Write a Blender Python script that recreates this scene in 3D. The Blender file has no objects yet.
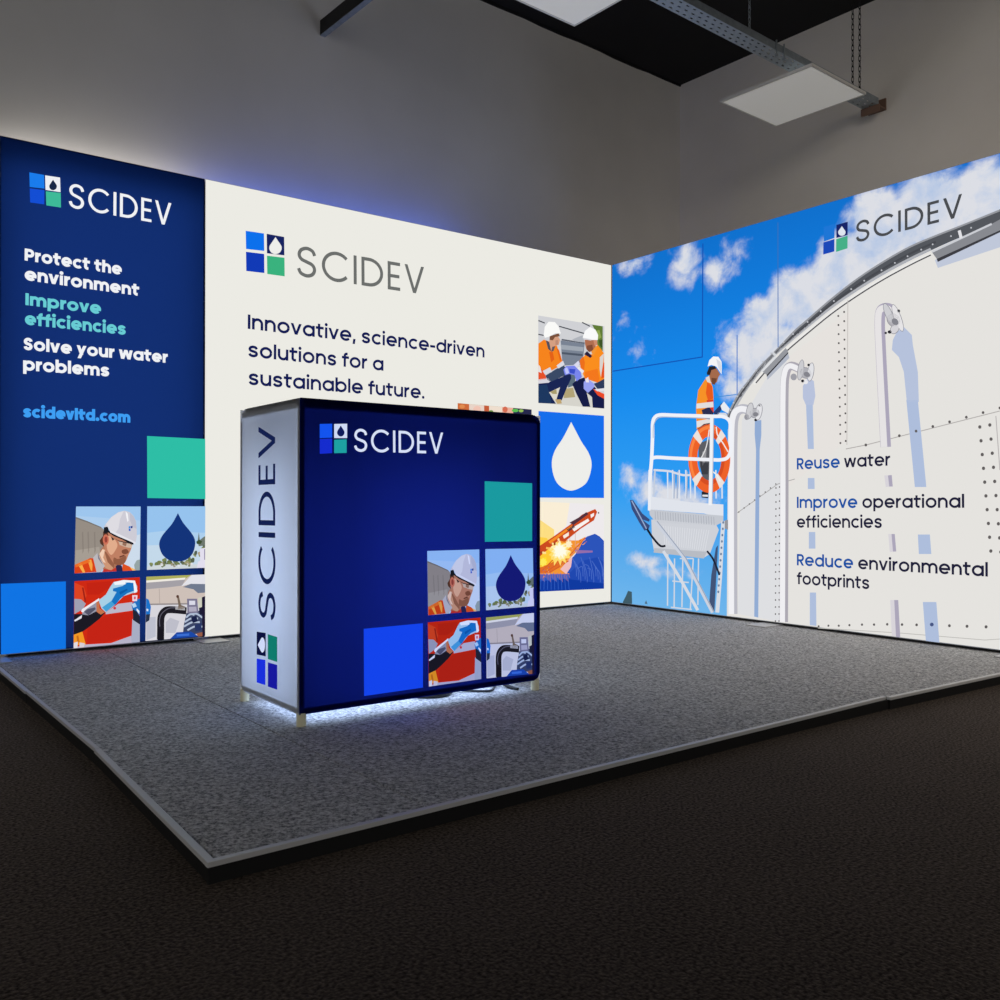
import bpy, bmesh, math, random
from math import sin, cos, pi, radians, hypot
from mathutils import Vector, Matrix
random.seed(7)
C = bpy.context.scene.collection
SC = bpy.context.scene

# ------------------------------------------------------------------ camera, world, exposure
CAM = Vector((-4.7610, -4.9593, 0.7930))
FPX, YAW, PITCH, ROLL = 931.73, 0.92447, 0.00183, 0.00172
_f = Vector((cos(YAW) * cos(PITCH), sin(YAW) * cos(PITCH), sin(PITCH)))
_r = Vector((sin(YAW), -cos(YAW), 0)); _u = _r.cross(_f)
_r2 = _r * cos(ROLL) + _u * sin(ROLL); _u2 = -_r * sin(ROLL) + _u * cos(ROLL)
cd = bpy.data.cameras.new('camera'); cd.sensor_width = 36; cd.lens = 36 * FPX / 1000
cd.clip_start = 0.05; cd.clip_end = 100
co = bpy.data.objects.new('camera', cd); C.objects.link(co)
M = Matrix((_r2, _u2, -_f)).transposed().to_4x4(); M.translation = CAM
co.matrix_world = M
SC.camera = co
w = bpy.data.worlds.new('world'); SC.world = w; w.use_nodes = True
w.node_tree.nodes['Background'].inputs[0].default_value = (1.0, 0.97, 0.93, 1)
w.node_tree.nodes['Background'].inputs[1].default_value = 0.36
sl = bpy.data.lights.new('added_fill_spot', 'SPOT'); sl.energy = 285; sl.color = (1.0, .88, .76); sl.spot_size = radians(88); sl.spot_blend = 1; sl.shadow_soft_size = .9  # fill spot added out of view to brighten the right wall and carpet
so = bpy.data.objects.new('added_fill_spot', sl); C.objects.link(so); so.location = (-2.6, -5.2, 3.9)
so.rotation_euler = (Vector((0.95, -2.85, 1.35)) - so.location).to_track_quat('-Z', 'Y').to_euler()
vs = SC.view_settings
vs.view_transform = 'Standard'; vs.look = 'None'; vs.gamma = 1; vs.exposure = 0.0; vs.use_curve_mapping = False


# ------------------------------------------------------------------ helpers: colours and materials
def lin(c):
    c = c / 255
    return c / 12.92 if c <= 0.04045 else ((c + 0.055) / 1.055) ** 2.4


def L(rgb):
    return (lin(rgb[0]), lin(rgb[1]), lin(rgb[2]), 1)


def nodes(name):
    m = bpy.data.materials.new(name); m.use_nodes = True
    nt = m.node_tree; nt.nodes.clear()
    out = nt.nodes.new('ShaderNodeOutputMaterial')
    return m, nt, out


def pbr(name, rgb, rough=0.6, metal=0.0, noise=None, bump=None):
    """principled surface; noise = (scale, amount): the thing's own mottled colour"""
    m, nt, out = nodes(name)
    b = nt.nodes.new('ShaderNodeBsdfPrincipled')
    b.inputs['Base Color'].default_value = L(rgb)
    b.inputs['Roughness'].default_value = rough; b.inputs['Metallic'].default_value = metal
    nt.links.new(b.outputs[0], out.inputs[0])
    if noise or bump:
        tc = nt.nodes.new('ShaderNodeTexCoord')
    if noise:
        n = nt.nodes.new('ShaderNodeTexNoise'); n.inputs['Scale'].default_value = noise[0]
        n.inputs['Detail'].default_value = 4
        nt.links.new(tc.outputs['Object'], n.inputs['Vector'])
        r = nt.nodes.new('ShaderNodeValToRGB')
        a = noise[1]
        k = L(rgb)
        r.color_ramp.elements[0].position = 0.32; r.color_ramp.elements[1].position = 0.68
        r.color_ramp.elements[0].color = (k[0] * (1 - a), k[1] * (1 - a), k[2] * (1 - a), 1)
        r.color_ramp.elements[1].color = (k[0] * (1 + a), k[1] * (1 + a), k[2] * (1 + a), 1)
        nt.links.new(n.outputs['Fac'], r.inputs[0]); nt.links.new(r.outputs[0], b.inputs['Base Color'])
    if bump:
        n2 = nt.nodes.new('ShaderNodeTexNoise'); n2.inputs['Scale'].default_value = bump[0]
        n2.inputs['Detail'].default_value = 3
        nt.links.new(tc.outputs['Object'], n2.inputs['Vector'])
        bp = nt.nodes.new('ShaderNodeBump'); bp.inputs['Strength'].default_value = bump[1]
        bp.inputs['Distance'].default_value = 0.004
        nt.links.new(n2.outputs['Fac'], bp.inputs['Height']); nt.links.new(bp.outputs[0], b.inputs['Normal'])
    return m


def glow(name, rgb, strength=1.0, sampled=False):
    m, nt, out = nodes(name)
    e = nt.nodes.new('ShaderNodeEmission')
    e.inputs[0].default_value = L(rgb); e.inputs[1].default_value = strength
    nt.links.new(e.outputs[0], out.inputs[0])
    m.cycles.emission_sampling = 'FRONT_BACK' if sampled else 'NONE'
    return m


_ink = {}


def ink(rgb):
    """one colour of a backlit print"""
    rgb = tuple(rgb)
    if rgb not in _ink:
        _ink[rgb] = glow('backlit_ink', rgb)
    return _ink[rgb]


def fabric(name, rgb):
    """stretched print fabric that the lamps inside shine through"""
    m, nt, out = nodes(name)
    t = nt.nodes.new('ShaderNodeBsdfTranslucent'); t.inputs[0].default_value = L(rgb)
    d = nt.nodes.new('ShaderNodeBsdfDiffuse'); k = L(rgb)
    d.inputs[0].default_value = (k[0] * .14, k[1] * .14, k[2] * .14, 1)
    a = nt.nodes.new('ShaderNodeAddShader')
    nt.links.new(t.outputs[0], a.inputs[0]); nt.links.new(d.outputs[0], a.inputs[1])
    nt.links.new(a.outputs[0], out.inputs[0])
    return m


# ------------------------------------------------------------------ helpers: meshes
class MB:
    def __init__(s):
        s.v = []; s.f = []; s.mi = []; s.mats = []

    def m(s, mat):
        if mat not in s.mats: s.mats.append(mat)
        return s.mats.index(mat)

    def face(s, pts, mat):
        k = len(s.v); s.v += [tuple(p) for p in pts]
        s.f.append(list(range(k, k + len(pts)))); s.mi.append(s.m(mat))

    def hexa(s, P, mat):
        k = len(s.v); s.v += [tuple(p) for p in P]
        for q in ((0, 3, 2, 1), (4, 5, 6, 7), (0, 1, 5, 4), (1, 2, 6, 5), (2, 3, 7, 6), (3, 0, 4, 7)):
            s.f.append([k + i for i in q]); s.mi.append(s.m(mat))

    def box(s, a, b, mat):
        (x0, y0, z0), (x1, y1, z1) = a, b
        s.hexa([(x0, y0, z0), (x1, y0, z0), (x1, y1, z0), (x0, y1, z0),
                (x0, y0, z1), (x1, y0, z1), (x1, y1, z1), (x0, y1, z1)], mat)

    def obox(s, O, ax, ay, az, mat):
        O = Vector(O); ax = Vector(ax); ay = Vector(ay); az = Vector(az)
        s.hexa([O, O + ax, O + ax + ay, O + ay, O + az, O + ax + az, O + ax + ay + az, O + ay + az], mat)

    def tube(s, pts, r, mat, n=8, cap=True):
        pts = [Vector(p) for p in pts]; rings = []
        rr = r if isinstance(r, (list, tuple)) else [r] * len(pts)
        for i, p in enumerate(pts):
            t = (pts[min(i + 1, len(pts) - 1)] - pts[max(i - 1, 0)]).normalized()
            a = t.cross(Vector((0, 0, 1)))
            if a.length < 1e-3: a = t.cross(Vector((1, 0, 0)))
            a.normalize(); b = t.cross(a)
            k = len(s.v); s.v += [tuple(p + (a * cos(2 * pi * j / n) + b * sin(2 * pi * j / n)) * rr[i]) for j in range(n)]
            rings.append(k)
        for i in range(len(rings) - 1):
            for j in range(n):
                s.f.append([rings[i] + j, rings[i] + (j + 1) % n, rings[i + 1] + (j + 1) % n, rings[i + 1] + j]); s.mi.append(s.m(mat))
        if cap:
            s.f.append([rings[0] + j for j in range(n)][::-1]); s.mi.append(s.m(mat))
            s.f.append([rings[-1] + j for j in range(n)]); s.mi.append(s.m(mat))

    def build(s, name, parent=None, loc=None, smooth=False, bevel=0):
        me = bpy.data.meshes.new(name)
        O = Vector(loc) if loc else Vector((0, 0, 0))
        me.from_pydata([tuple(Vector(p) - O) for p in s.v], [], s.f)
        for mm in s.mats: me.materials.append(mm)
        me.polygons.foreach_set('material_index', s.mi)
        if smooth: me.polygons.foreach_set('use_smooth', [True] * len(me.polygons))
        me.update()
        o = bpy.data.objects.new(name, me); C.objects.link(o)
        if loc: o.location = O
        if parent:
            o.parent = parent
            o.matrix_parent_inverse = Matrix.Translation(-parent.location) if parent.type == 'EMPTY' else Matrix()
        if bevel:
            bm = o.modifiers.new('bevel', 'BEVEL'); bm.width = bevel; bm.segments = 2
        return o


def tag(o, label, cat, group=None):
    o['label'] = label; o['category'] = cat
    if group: o['group'] = group
    return o


def thing(name, label, cat, loc=(0, 0, 0), group=None):
    o = bpy.data.objects.new(name, None); C.objects.link(o); o.location = loc
    o.empty_display_size = 0.2
    return tag(o, label, cat, group)


def struct(o):
    o['kind'] = 'structure'; return o


# ------------------------------------------------------------------ helpers: printed graphics on a flat face
class Plane:
    """a flat face in the room: origin, right, up, outward normal"""
    def __init__(s, O, U, V, N):
        s.O = Vector(O); s.U = Vector(U); s.V = Vector(V); s.N = Vector(N)

    def px(s, x, y):
        d = _f + (x - 500) / FPX * _r2 - (y - 500) / FPX * _u2
        t = (s.O - CAM).dot(s.N) / d.dot(s.N)
        P = CAM + d * t - s.O
        return (P.dot(s.U), P.dot(s.V))

    def at(s, uv, lay=0):
        return s.O + s.U * uv[0] + s.V * uv[1] + s.N * (0.0006 + 0.00025 * lay)


BASE = 0.06                    # underside of the lightbox walls
HT = 2.4685
BACK = Plane((0, 0, BASE), (1, 0, 0), (0, 0, 1), (0, -1, 0))
RIGHT = Plane((0, 0, BASE), (0, -1, 0), (0, 0, 1), (-1, 0, 0))
CX, CY, CW, CD, CZ0, CZ1 = -3.434, -2.10, 1.03, 0.518, 0.086, 1.135     # counter box
FRONT = Plane((CX, CY, 0), (1, 0, 0), (0, 0, 1), (0, -1, 0))
SIDE = Plane((CX, CY, 0), (0, -1, 0), (0, 0, 1), (-1, 0, 0))


def spline(pts, n=8, closed=False):
    out = []; k = len(pts)
    rng = range(k) if closed else range(k - 1)
    for i in rng:
        if closed: p0, p1, p2, p3 = pts[i - 1], pts[i], pts[(i + 1) % k], pts[(i + 2) % k]
        else: p0, p1, p2, p3 = pts[max(i - 1, 0)], pts[i], pts[i + 1], pts[min(i + 2, k - 1)]
        for j in range(n):
            t = j / n
            out.append(tuple(0.5 * (2 * p1[c] + (p2[c] - p0[c]) * t + (2 * p0[c] - 5 * p1[c] + 4 * p2[c] - p3[c]) * t * t
                                    + (3 * p1[c] - p0[c] - 3 * p2[c] + p3[c]) * t ** 3) for c in (0, 1)))
    if not closed: out.append(tuple(pts[-1]))
    return out


def ribbon_quads(pts, wd):
    P = [Vector(p) for p in pts]; Lf, Rt = [], []
    for i, p in enumerate(P):
        d0 = (p - P[i - 1]).normalized() if i else None
        d1 = (P[i + 1] - p).normalized() if i < len(P) - 1 else None
        d0 = d0 or d1; d1 = d1 or d0
        n0 = Vector((-d0.y, d0.x)); n1 = Vector((-d1.y, d1.x)); n = (n0 + n1)
        n = n.normalized() if n.length > 1e-6 else n0
        k = min(1 / max(n.dot(n0), 0.3), 2.0) * wd / 2
        Lf.append(p + n * k); Rt.append(p - n * k)
    return [(Lf[i], Rt[i], Rt[i + 1], Lf[i + 1]) for i in range(len(P) - 1)]


class Print:
    """flat printed shapes collected on one face; coordinates go through self.T into the photo frame, then onto the face"""
    def __init__(s, plane, T=None):
        s.pl = plane; s.mb = MB(); s.T = T or plane.px

    def uv(s, pts, rgb, lay=1):
        s.mb.face([s.pl.at(p, lay) for p in pts], ink(rgb))

    def poly(s, pts, rgb, lay=1, curve=False):
        if curve: pts = spline(pts, 6, True)
        s.uv([s.T(*p) for p in pts], rgb, lay)

    def line(s, pts, wd, rgb, lay=1, curve=False):
        if curve: pts = spline(pts, 8)
        for q in ribbon_quads(pts, wd): s.poly(q, rgb, lay)

    def oval(s, x, y, rx, ry, rgb, lay=1, n=20, rot=0):
        c, d = cos(rot), sin(rot)
        s.poly([(x + rx * cos(2 * pi * i / n) * c - ry * sin(2 * pi * i / n) * d,
                 y + rx * cos(2 * pi * i / n) * d + ry * sin(2 * pi * i / n) * c) for i in range(n)], rgb, lay)

    def build(s, name, parent, label=None):
        o = s.mb.build(name, parent)
        if label: o['label'] = label
        return o


# -------------------- lettering drawn as even strokes, geometric sans letter forms
XH, CAP, ASC, DESC = 0.56, 0.70, 0.75, -0.20


def arc(cx, cy, rx, ry, a0, a1, n=26):
    return [(cx + rx * cos(radians(a0 + (a1 - a0) * i / n)), cy + ry * sin(radians(a0 + (a1 - a0) * i / n))) for i in range(n + 1)]


def S_curve(W, H, w_):
    h = w_ / 2
    c = [(0.97, .77), (.84, .93), (.5, 1.0), (.17, .92), (.04, .745), (.17, .585), (.5, .505), (.83, .42), (.96, .255), (.83, .075), (.5, 0), (.14, .07), (0.0, .235)]
    return spline([(h + x * (W - w_), h + y * (H - w_)) for x, y in c], 6)


def glyph(ch, w_):
    """strokes, diagonals, dots and the advance of one letter; w_ = stroke weight in em"""
    h = w_ / 2; S = []; D = []; O = []
    X = XH; ry = X / 2 - h + .008
    if ch in 'abdopqce':
        W = .57 + .25 * w_; rx = W / 2 - h; cx = W / 2
        if ch == 'o': S = [arc(cx, X / 2, rx, ry, 0, 360, 40)]; adv = W
        elif ch == 'c': W -= .03; S = [arc(cx, X / 2, rx, ry, 44, 316, 34)]; adv = W - .05
        elif ch == 'e': S = [arc(cx, X / 2, rx, ry, 0, 318, 36), [(h, X / 2 - .012), (W - .004, X / 2 - .012)]]; adv = W
        elif ch == 'a': S = [arc(cx, X / 2, rx, ry, 0, 360, 40), [(W - h, 0), (W - h, X)]]; adv = W
        elif ch == 'd': S = [arc(cx, X / 2, rx, ry, 0, 360, 40), [(W - h, 0), (W - h, ASC)]]; adv = W
        elif ch == 'b': S = [arc(cx, X / 2, rx, ry, 0, 360, 40), [(h, 0), (h, ASC)]]; adv = W
        elif ch == 'p': S = [arc(cx, X / 2, rx, ry, 0, 360, 40), [(h, DESC), (h, X)]]; adv = W
    elif ch in 'nhm':
        W = .48 + .35 * w_; k = (W - w_) / 2; top = X - h + .008
        if ch == 'm': k *= .93
        def arch(x): return arc(x + k, top - k * 1.05, k, k * 1.05, 180, 0, 18) + [(x + 2 * k, 0)]
        S = [[(h, 0), (h, ASC if ch == 'h' else X)], arch(h)]; adv = 2 * k + w_
        if ch == 'm': S.append(arch(h + 2 * k)); adv = 4 * k + w_
    elif ch == 'u':
        W = .48 + .35 * w_; k = (W - w_) / 2
        S = [[(h, X)] + arc(h + k, h - .008 + k * 1.05, k, k * 1.05, 180, 360, 18), [(W - h, 0), (W - h, X)]]; adv = W
    elif ch == 'r':
        k = .22; S = [[(h, 0), (h, X)], arc(h + k, X - h - k * 1.1 + .008, k, k * 1.1, 180, 88, 12)]; adv = .25 + .35 * w_
    elif ch == 's':
        W = .43 + .4 * w_; S = [S_curve(W, X + .016, w_)]; S = [[(x, y - .008) for x, y in S[0]]]; adv = W
    elif ch == 't':
        k = .10; x = .10 + h
        S = [[(x, .70), (x, h + k)] + arc(x + k, h + k, k, k, 180, 270, 8) + [(x + k + .07, h)], [(0, X - h), (x + .17 + h, X - h)]]; adv = x + .17 + h
    elif ch == 'f':
        k = .10; x = .09 + h
        S = [[(x, 0), (x, ASC - h - k)] + arc(x + k, ASC - h - k, k, k, 180, 90, 8) + [(x + k + .05, ASC - h)], [(0, X - h), (x + .16 + h, X - h)]]; adv = x + .14 + h
    elif ch == 'i':
        S = [[(h + .01, 0), (h + .01, X)]]; O = [(h + .01, .70, max(.62 * w_, .05))]; adv = w_ + .02
    elif ch == 'l': S = [[(h, 0), (h, ASC)]]; adv = w_
    elif ch == 'v': W = .50 + .35 * w_; D = [(h * 1.1, X, W / 2 - .0, 0), (W - h * 1.1, X, W / 2, 0)]; adv = W
    elif ch == 'y':
        W = .50 + .35 * w_; D = [(h * 1.1, X, W / 2 + .01, .02), (W - h * 1.1, X, W / 2 - .13, DESC)]; adv = W
    elif ch == 'w':
        W = .74 + .5 * w_; D = [(h * 1.1, X, W * .27, 0), (W * .5, X, W * .27, 0), (W * .5, X, W * .73, 0), (W - h * 1.1, X, W * .73, 0)]; adv = W
    elif ch == 'S':
        W = .42 + .4 * w_; S = [[(x, y - .01) for x, y in S_curve(W, CAP + .02, w_)]]; adv = W
    elif ch == 'C':
        r_ = CAP / 2 - h + .01; S = [arc(CAP / 2, CAP / 2, r_ * .97, r_, 42, 318, 40)]; adv = .635
    elif ch == 'I': S = [[(h, 0), (h, CAP)]]; adv = w_
    elif ch == 'D':
        r_ = CAP / 2 - h; x = h + .15
        S = [[(h, h), (x, h)] + arc(x, CAP / 2, r_, r_, -90, 90, 26) + [(h, CAP - h)], [(h, 0), (h, CAP)]]; adv = x + r_ + h
    elif ch == 'E':
        W = .28 + .5 * w_; S = [[(h, 0), (h, CAP)], [(0, h), (W, h)], [(0, CAP - h), (W, CAP - h)], [(0, CAP / 2), (W * .94, CAP / 2)]]; adv = W
    elif ch == 'V': W = .48 + .5 * w_; D = [(h * 1.1, CAP, W / 2, 0), (W - h * 1.1, CAP, W / 2, 0)]; adv = W
    elif ch in 'PR':
        b = CAP * .42 if ch == 'P' else CAP * .45
        r_ = (CAP - h - b + h) / 2 - h / 2; yc = CAP - h - r_; x = h + .20
        S = [[(h, 0), (h, CAP)], [(h, yc - r_), (x, yc - r_)] + arc(x, yc, r_, r_, -90, 90, 20) + [(h, CAP - h)]]
        adv = x + r_ + h
        if ch == 'R': D = [(x - .04, yc - r_, adv - h * 1.1, 0)]
    elif ch == '.': O = [(w_ * .6, w_ * .6, w_ * .62)]; adv = w_ * 1.2
    elif ch == ',': D = [(w_ * .75, w_ * 1.15, w_ * .45, -.12)]; adv = w_ * 1.3
    elif ch == '-': S = [[(0, .27), (.30, .27)]]; adv = .30
    else: adv = .24
    return S, D, O, adv


def layout(txt, w_):
    x = 0; out = []; gap = .105 - .30 * w_
    tight = {'r': .0, 't': -.02, 'f': -.02, 'v': -.03, 'y': -.03, 'w': -.03, 'V': 0}
    for i, ch in enumerate(txt):
        if ch == ' ': x += .24; out.append(None); continue
        S, D, O, adv = glyph(ch, w_)
        g = gap + (tight.get(ch, 0) if i else 0) + (.03 if ch in 'CIDEV' and i else 0)
        if i == 0: g = 0
        x += g; out.append((x, S, D, O)); x += adv + tight.get(ch, 0) * .6
    last = tight.get(txt[-1], 0) * .6
    return out, x - last


def lettering(pr, txt, p0, p1, cap, rgb, wt, lay=2, href=CAP, split=None, updir=(0, -1)):
    """txt on the straight baseline p0-p1 (photo coordinates); cap = height of a letter href em tall, in photo pixels at p0"""
    a = Vector(pr.pl.px(*p0)); b = Vector(pr.pl.px(*p1))
    top = Vector(pr.pl.px(p0[0] + updir[0] * cap, p0[1] + updir[1] * cap))
    em = (top - a).length / href
    ux = (b - a); wid = ux.length; ux.normalize(); uy = Vector((-ux.y, ux.x))
    glyphs, nat = layout(txt, wt); sx = wid / nat
    # stroke weight stays even: strokes are drawn after the horizontal fit
    def W(x, y): return a + ux * x * sx + uy * y * em
    wm = wt * (em * .5 + sx * .5)
    for i, g in enumerate(glyphs):
        if not g: continue
        x0, S, D, O = g
        col = rgb if split is None or i < split[0] else split[1]
        for st in S:
            P = [W(x0 + x, y) for x, y in st]
            P = [p for j, p in enumerate(P) if j == 0 or (p - P[j - 1]).length > 1e-6]
            for q in ribbon_quads(P, wm): pr.uv(q, col, lay)
        for (xa, ya, xb, yb) in D:
            A = W(x0 + xa, ya); B = W(x0 + xb, yb); d = (B - A).normalized()
            hw = wm / 2 / max(abs(d.dot(uy)), .35)
            pr.uv([A - ux * hw, A + ux * hw, B + ux * hw, B - ux * hw], col, lay)
        for (x, y, r_) in O:
            c = W(x0 + x, y); rr = r_ * (em + sx) / 2
            pr.uv([(c.x + rr * cos(2 * pi * k / 14), c.y + rr * sin(2 * pi * k / 14)) for k in range(14)], col, lay)


DROP = [(0, 1), (.14, .80), (.34, .53), (.47, .33), (.5, .17), (.46, .0), (.34, -.16), (.17, -.25), (0, -.28), (-.17, -.25), (-.34, -.16), (-.46, .0), (-.5, .17), (-.47, .33), (-.34, .53), (-.14, .80)]


def logo(plane, parent, quads, cols, dropcol, dropbox, lay=2, rot=False):
    """four squares, the second with a drop; returns the tiles' parts"""
    root = None
    mb = Print(plane)
    for q, c in zip(quads, cols): mb.poly(q, c, lay)
    cx, cy, dw, dh = dropbox
    D_ = spline(DROP + DROP[:1], 5)
    if rot: pts = [(cx - (y - .36) * dw / 1.28, cy - x * dh) for x, y in D_]
    else: pts = [(cx + x * dw, cy - (y - .36) * dh / 1.28) for x, y in D_]
    o = mb.build('logo', parent)
    mb = Print(plane); mb.poly(pts, dropcol, lay + 1); mb.build('water_drop', o)
    return o


# ------------------------------------------------------------------ shared materials
ALU = pbr('brushed_aluminium', (190, 192, 196), .38, .85)
ALU_TRIM = pbr('trim_aluminium', (226, 226, 226), .5, .15)
BLACK = pbr('black_plastic', (18, 18, 20), .5)
FRAME_DARK = pbr('black_rail', (14, 14, 16), .6)
STEEL_BLACK = pbr('black_painted_steel', (16, 16, 18), .6)
GALV = pbr('galvanised_steel', (150, 160, 168), .42, .55, noise=(30, .12))
WHITE_PAINT = pbr('white_panel_paint', (225, 225, 222), .55)
DIFFUSER = pbr('opal_diffuser_added_glow', (238, 238, 234), .5)
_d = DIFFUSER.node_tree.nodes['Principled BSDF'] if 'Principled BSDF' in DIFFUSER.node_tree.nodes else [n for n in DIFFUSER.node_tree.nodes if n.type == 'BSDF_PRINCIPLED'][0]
_d.inputs['Emission Color'].default_value = (1, .99, .95, 1); _d.inputs['Emission Strength'].default_value = .17  # faint glow added to brighten the unlit hanging panels
LEG_WHITE = pbr('cream_plastic', (255, 250, 212), .45)
PLATE = pbr('pale_steel_plate', (205, 205, 205), .4, .3)
TIMBER = pbr('brown_bracket_paint', (122, 96, 82), .7)

# ------------------------------------------------------------------ the room
RA = radians(2.5)
RX = Vector((cos(RA), sin(RA), 0)); RY = Vector((-sin(RA), cos(RA), 0))
RC = Vector((1.2323, 0.45, 0)); CEIL = 4.34
WALL_M = pbr('grey_painted_plaster', (232, 229, 224), .9, noise=(1.3, .05), bump=(90, .12))
CEIL_M = pbr('black_ceiling', (20, 20, 22), .95, noise=(3, .1))


def room(x, y, z):
    return RC + RX * x + RY * y + Vector((0, 0, z))


RL, RW = 9.5, 10.5          # how far the room reaches left and towards the viewer


def carpet_dark():
    m, nt, out = nodes('dark_ribbed_carpet')
    b = nt.nodes.new('ShaderNodeBsdfPrincipled'); b.inputs['Roughness'].default_value = 1
    b.inputs['Specular IOR Level'].default_value = 0.05
    b.inputs['Sheen Weight'].default_value = .4; b.inputs['Sheen Roughness'].default_value = .42; b.inputs['Sheen Tint'].default_value = (.62, .50, .42, 1)
    tc = nt.nodes.new('ShaderNodeTexCoord')
    n = nt.nodes.new('ShaderNodeTexNoise'); n.inputs['Scale'].default_value = 120; n.inputs['Detail'].default_value = 3
    n2 = nt.nodes.new('ShaderNodeTexNoise'); n2.inputs['Scale'].default_value = 2.2; n2.inputs['Detail'].default_value = 3
    wv = nt.nodes.new('ShaderNodeTexWave'); wv.inputs['Scale'].default_value = 38; wv.inputs['Distortion'].default_value = .4
    mx = nt.nodes.new('ShaderNodeMath'); mx.operation = 'MULTIPLY_ADD'; mx.inputs[1].default_value = .05
    mx2 = nt.nodes.new('ShaderNodeMath'); mx2.operation = 'MULTIPLY_ADD'; mx2.inputs[1].default_value = .4
    r = nt.nodes.new('ShaderNodeValToRGB')
    r.color_ramp.elements[0].position = .40; r.color_ramp.elements[1].position = 1.0
    r.color_ramp.elements[0].color = L((22, 20, 19)); r.color_ramp.elements[1].color = L((78, 70, 64))
    for t in (n, n2, wv): nt.links.new(tc.outputs['Object'], t.inputs['Vector'])
    nt.links.new(wv.outputs['Fac'], mx.inputs[0]); nt.links.new(n.outputs['Fac'], mx.inputs[2])
    nt.links.new(n2.outputs['Fac'], mx2.inputs[0]); nt.links.new(mx.outputs[0], mx2.inputs[2])
    nt.links.new(mx2.outputs[0], r.inputs[0]); nt.links.new(r.outputs[0], b.inputs['Base Color'])
    sm = nt.nodes.new('ShaderNodeMapRange'); sm.inputs['From Min'].default_value = .34; sm.inputs['From Max'].default_value = .72; sm.inputs['To Min'].default_value = .04; sm.inputs['To Max'].default_value = .55
    nt.links.new(n.outputs['Fac'], sm.inputs[0]); nt.links.new(sm.outputs[0], b.inputs['Sheen Weight'])
    bp = nt.nodes.new('ShaderNodeBump'); bp.inputs['Strength'].default_value = .7; bp.inputs['Distance'].default_value = .004
    nt.links.new(mx.outputs[0], bp.inputs['Height']); nt.links.new(bp.outputs[0], b.inputs['Normal'])
    nt.links.new(b.outputs[0], out.inputs[0])
    return m


mb = MB(); mb.obox(room(-RL, -RW, -.1), RX * RL, RY * RW, (0, 0, .1), carpet_dark()); struct(mb.build('floor'))
mb = MB(); mb.obox(room(-RL, 0, -.1), RX * (RL + .15), RY * .15, (0, 0, CEIL + .2), WALL_M); struct(mb.build('wall_back'))
mb = MB(); mb.obox(room(0, -RW, -.1), RX * .15, RY * RW, (0, 0, CEIL + .2), WALL_M); struct(mb.build('wall_right'))
mb = MB(); mb.obox(room(-RL, -RW, CEIL), RX * RL, RY * RW, (0, 0, .1), CEIL_M); struct(mb.build('ceiling'))
# the ragged lower edge of the black ceiling lining along the back wall
mb = MB(); x = 0; pr_ = .012
while x > -RL:
    nx = x - random.uniform(.12, .35); d = random.choice([.012, .014, .03, .055, .02, .016])
    mb.hexa([room(nx, -.012, CEIL - d), room(x, -.012, CEIL - pr_), room(x, 0, CEIL - pr_), room(nx, 0, CEIL - d),
             room(nx, -.012, CEIL), room(x, -.012, CEIL), room(x, 0, CEIL), room(nx, 0, CEIL)], CEIL_M)
    x = nx; pr_ = d
struct(mb.build('trim_1'))

# ------------------------------------------------------------------ the raised platform
def carpet_grey():
    m, nt, out = nodes('grey_needle_felt')
    b = nt.nodes.new('ShaderNodeBsdfPrincipled'); b.inputs['Roughness'].default_value = 1
    b.inputs['Specular IOR Level'].default_value = 0.05
    tc = nt.nodes.new('ShaderNodeTexCoord')
    n = nt.nodes.new('ShaderNodeTexNoise'); n.inputs['Scale'].default_value = 100; n.inputs['Detail'].default_value = 5
    n.inputs['Roughness'].default_value = .7
    r = nt.nodes.new('ShaderNodeValToRGB')
    r.color_ramp.elements[0].position = .36; r.color_ramp.elements[1].position = .62
    r.color_ramp.elements[0].color = L((104, 106, 110)); r.color_ramp.elements[1].color = L((232, 232, 232))
    nt.links.new(tc.outputs['Object'], n.inputs['Vector']); nt.links.new(n.outputs['Fac'], r.inputs[0])
    nt.links.new(r.outputs[0], b.inputs['Base Color'])
    bp = nt.nodes.new('ShaderNodeBump'); bp.inputs['Strength'].default_value = .4; bp.inputs['Distance'].default_value = .004
    nt.links.new(n.outputs['Fac'], bp.inputs['Height']); nt.links.new(bp.outputs[0], b.inputs['Normal'])
    nt.links.new(b.outputs[0], out.inputs[0])
    return m


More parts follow.
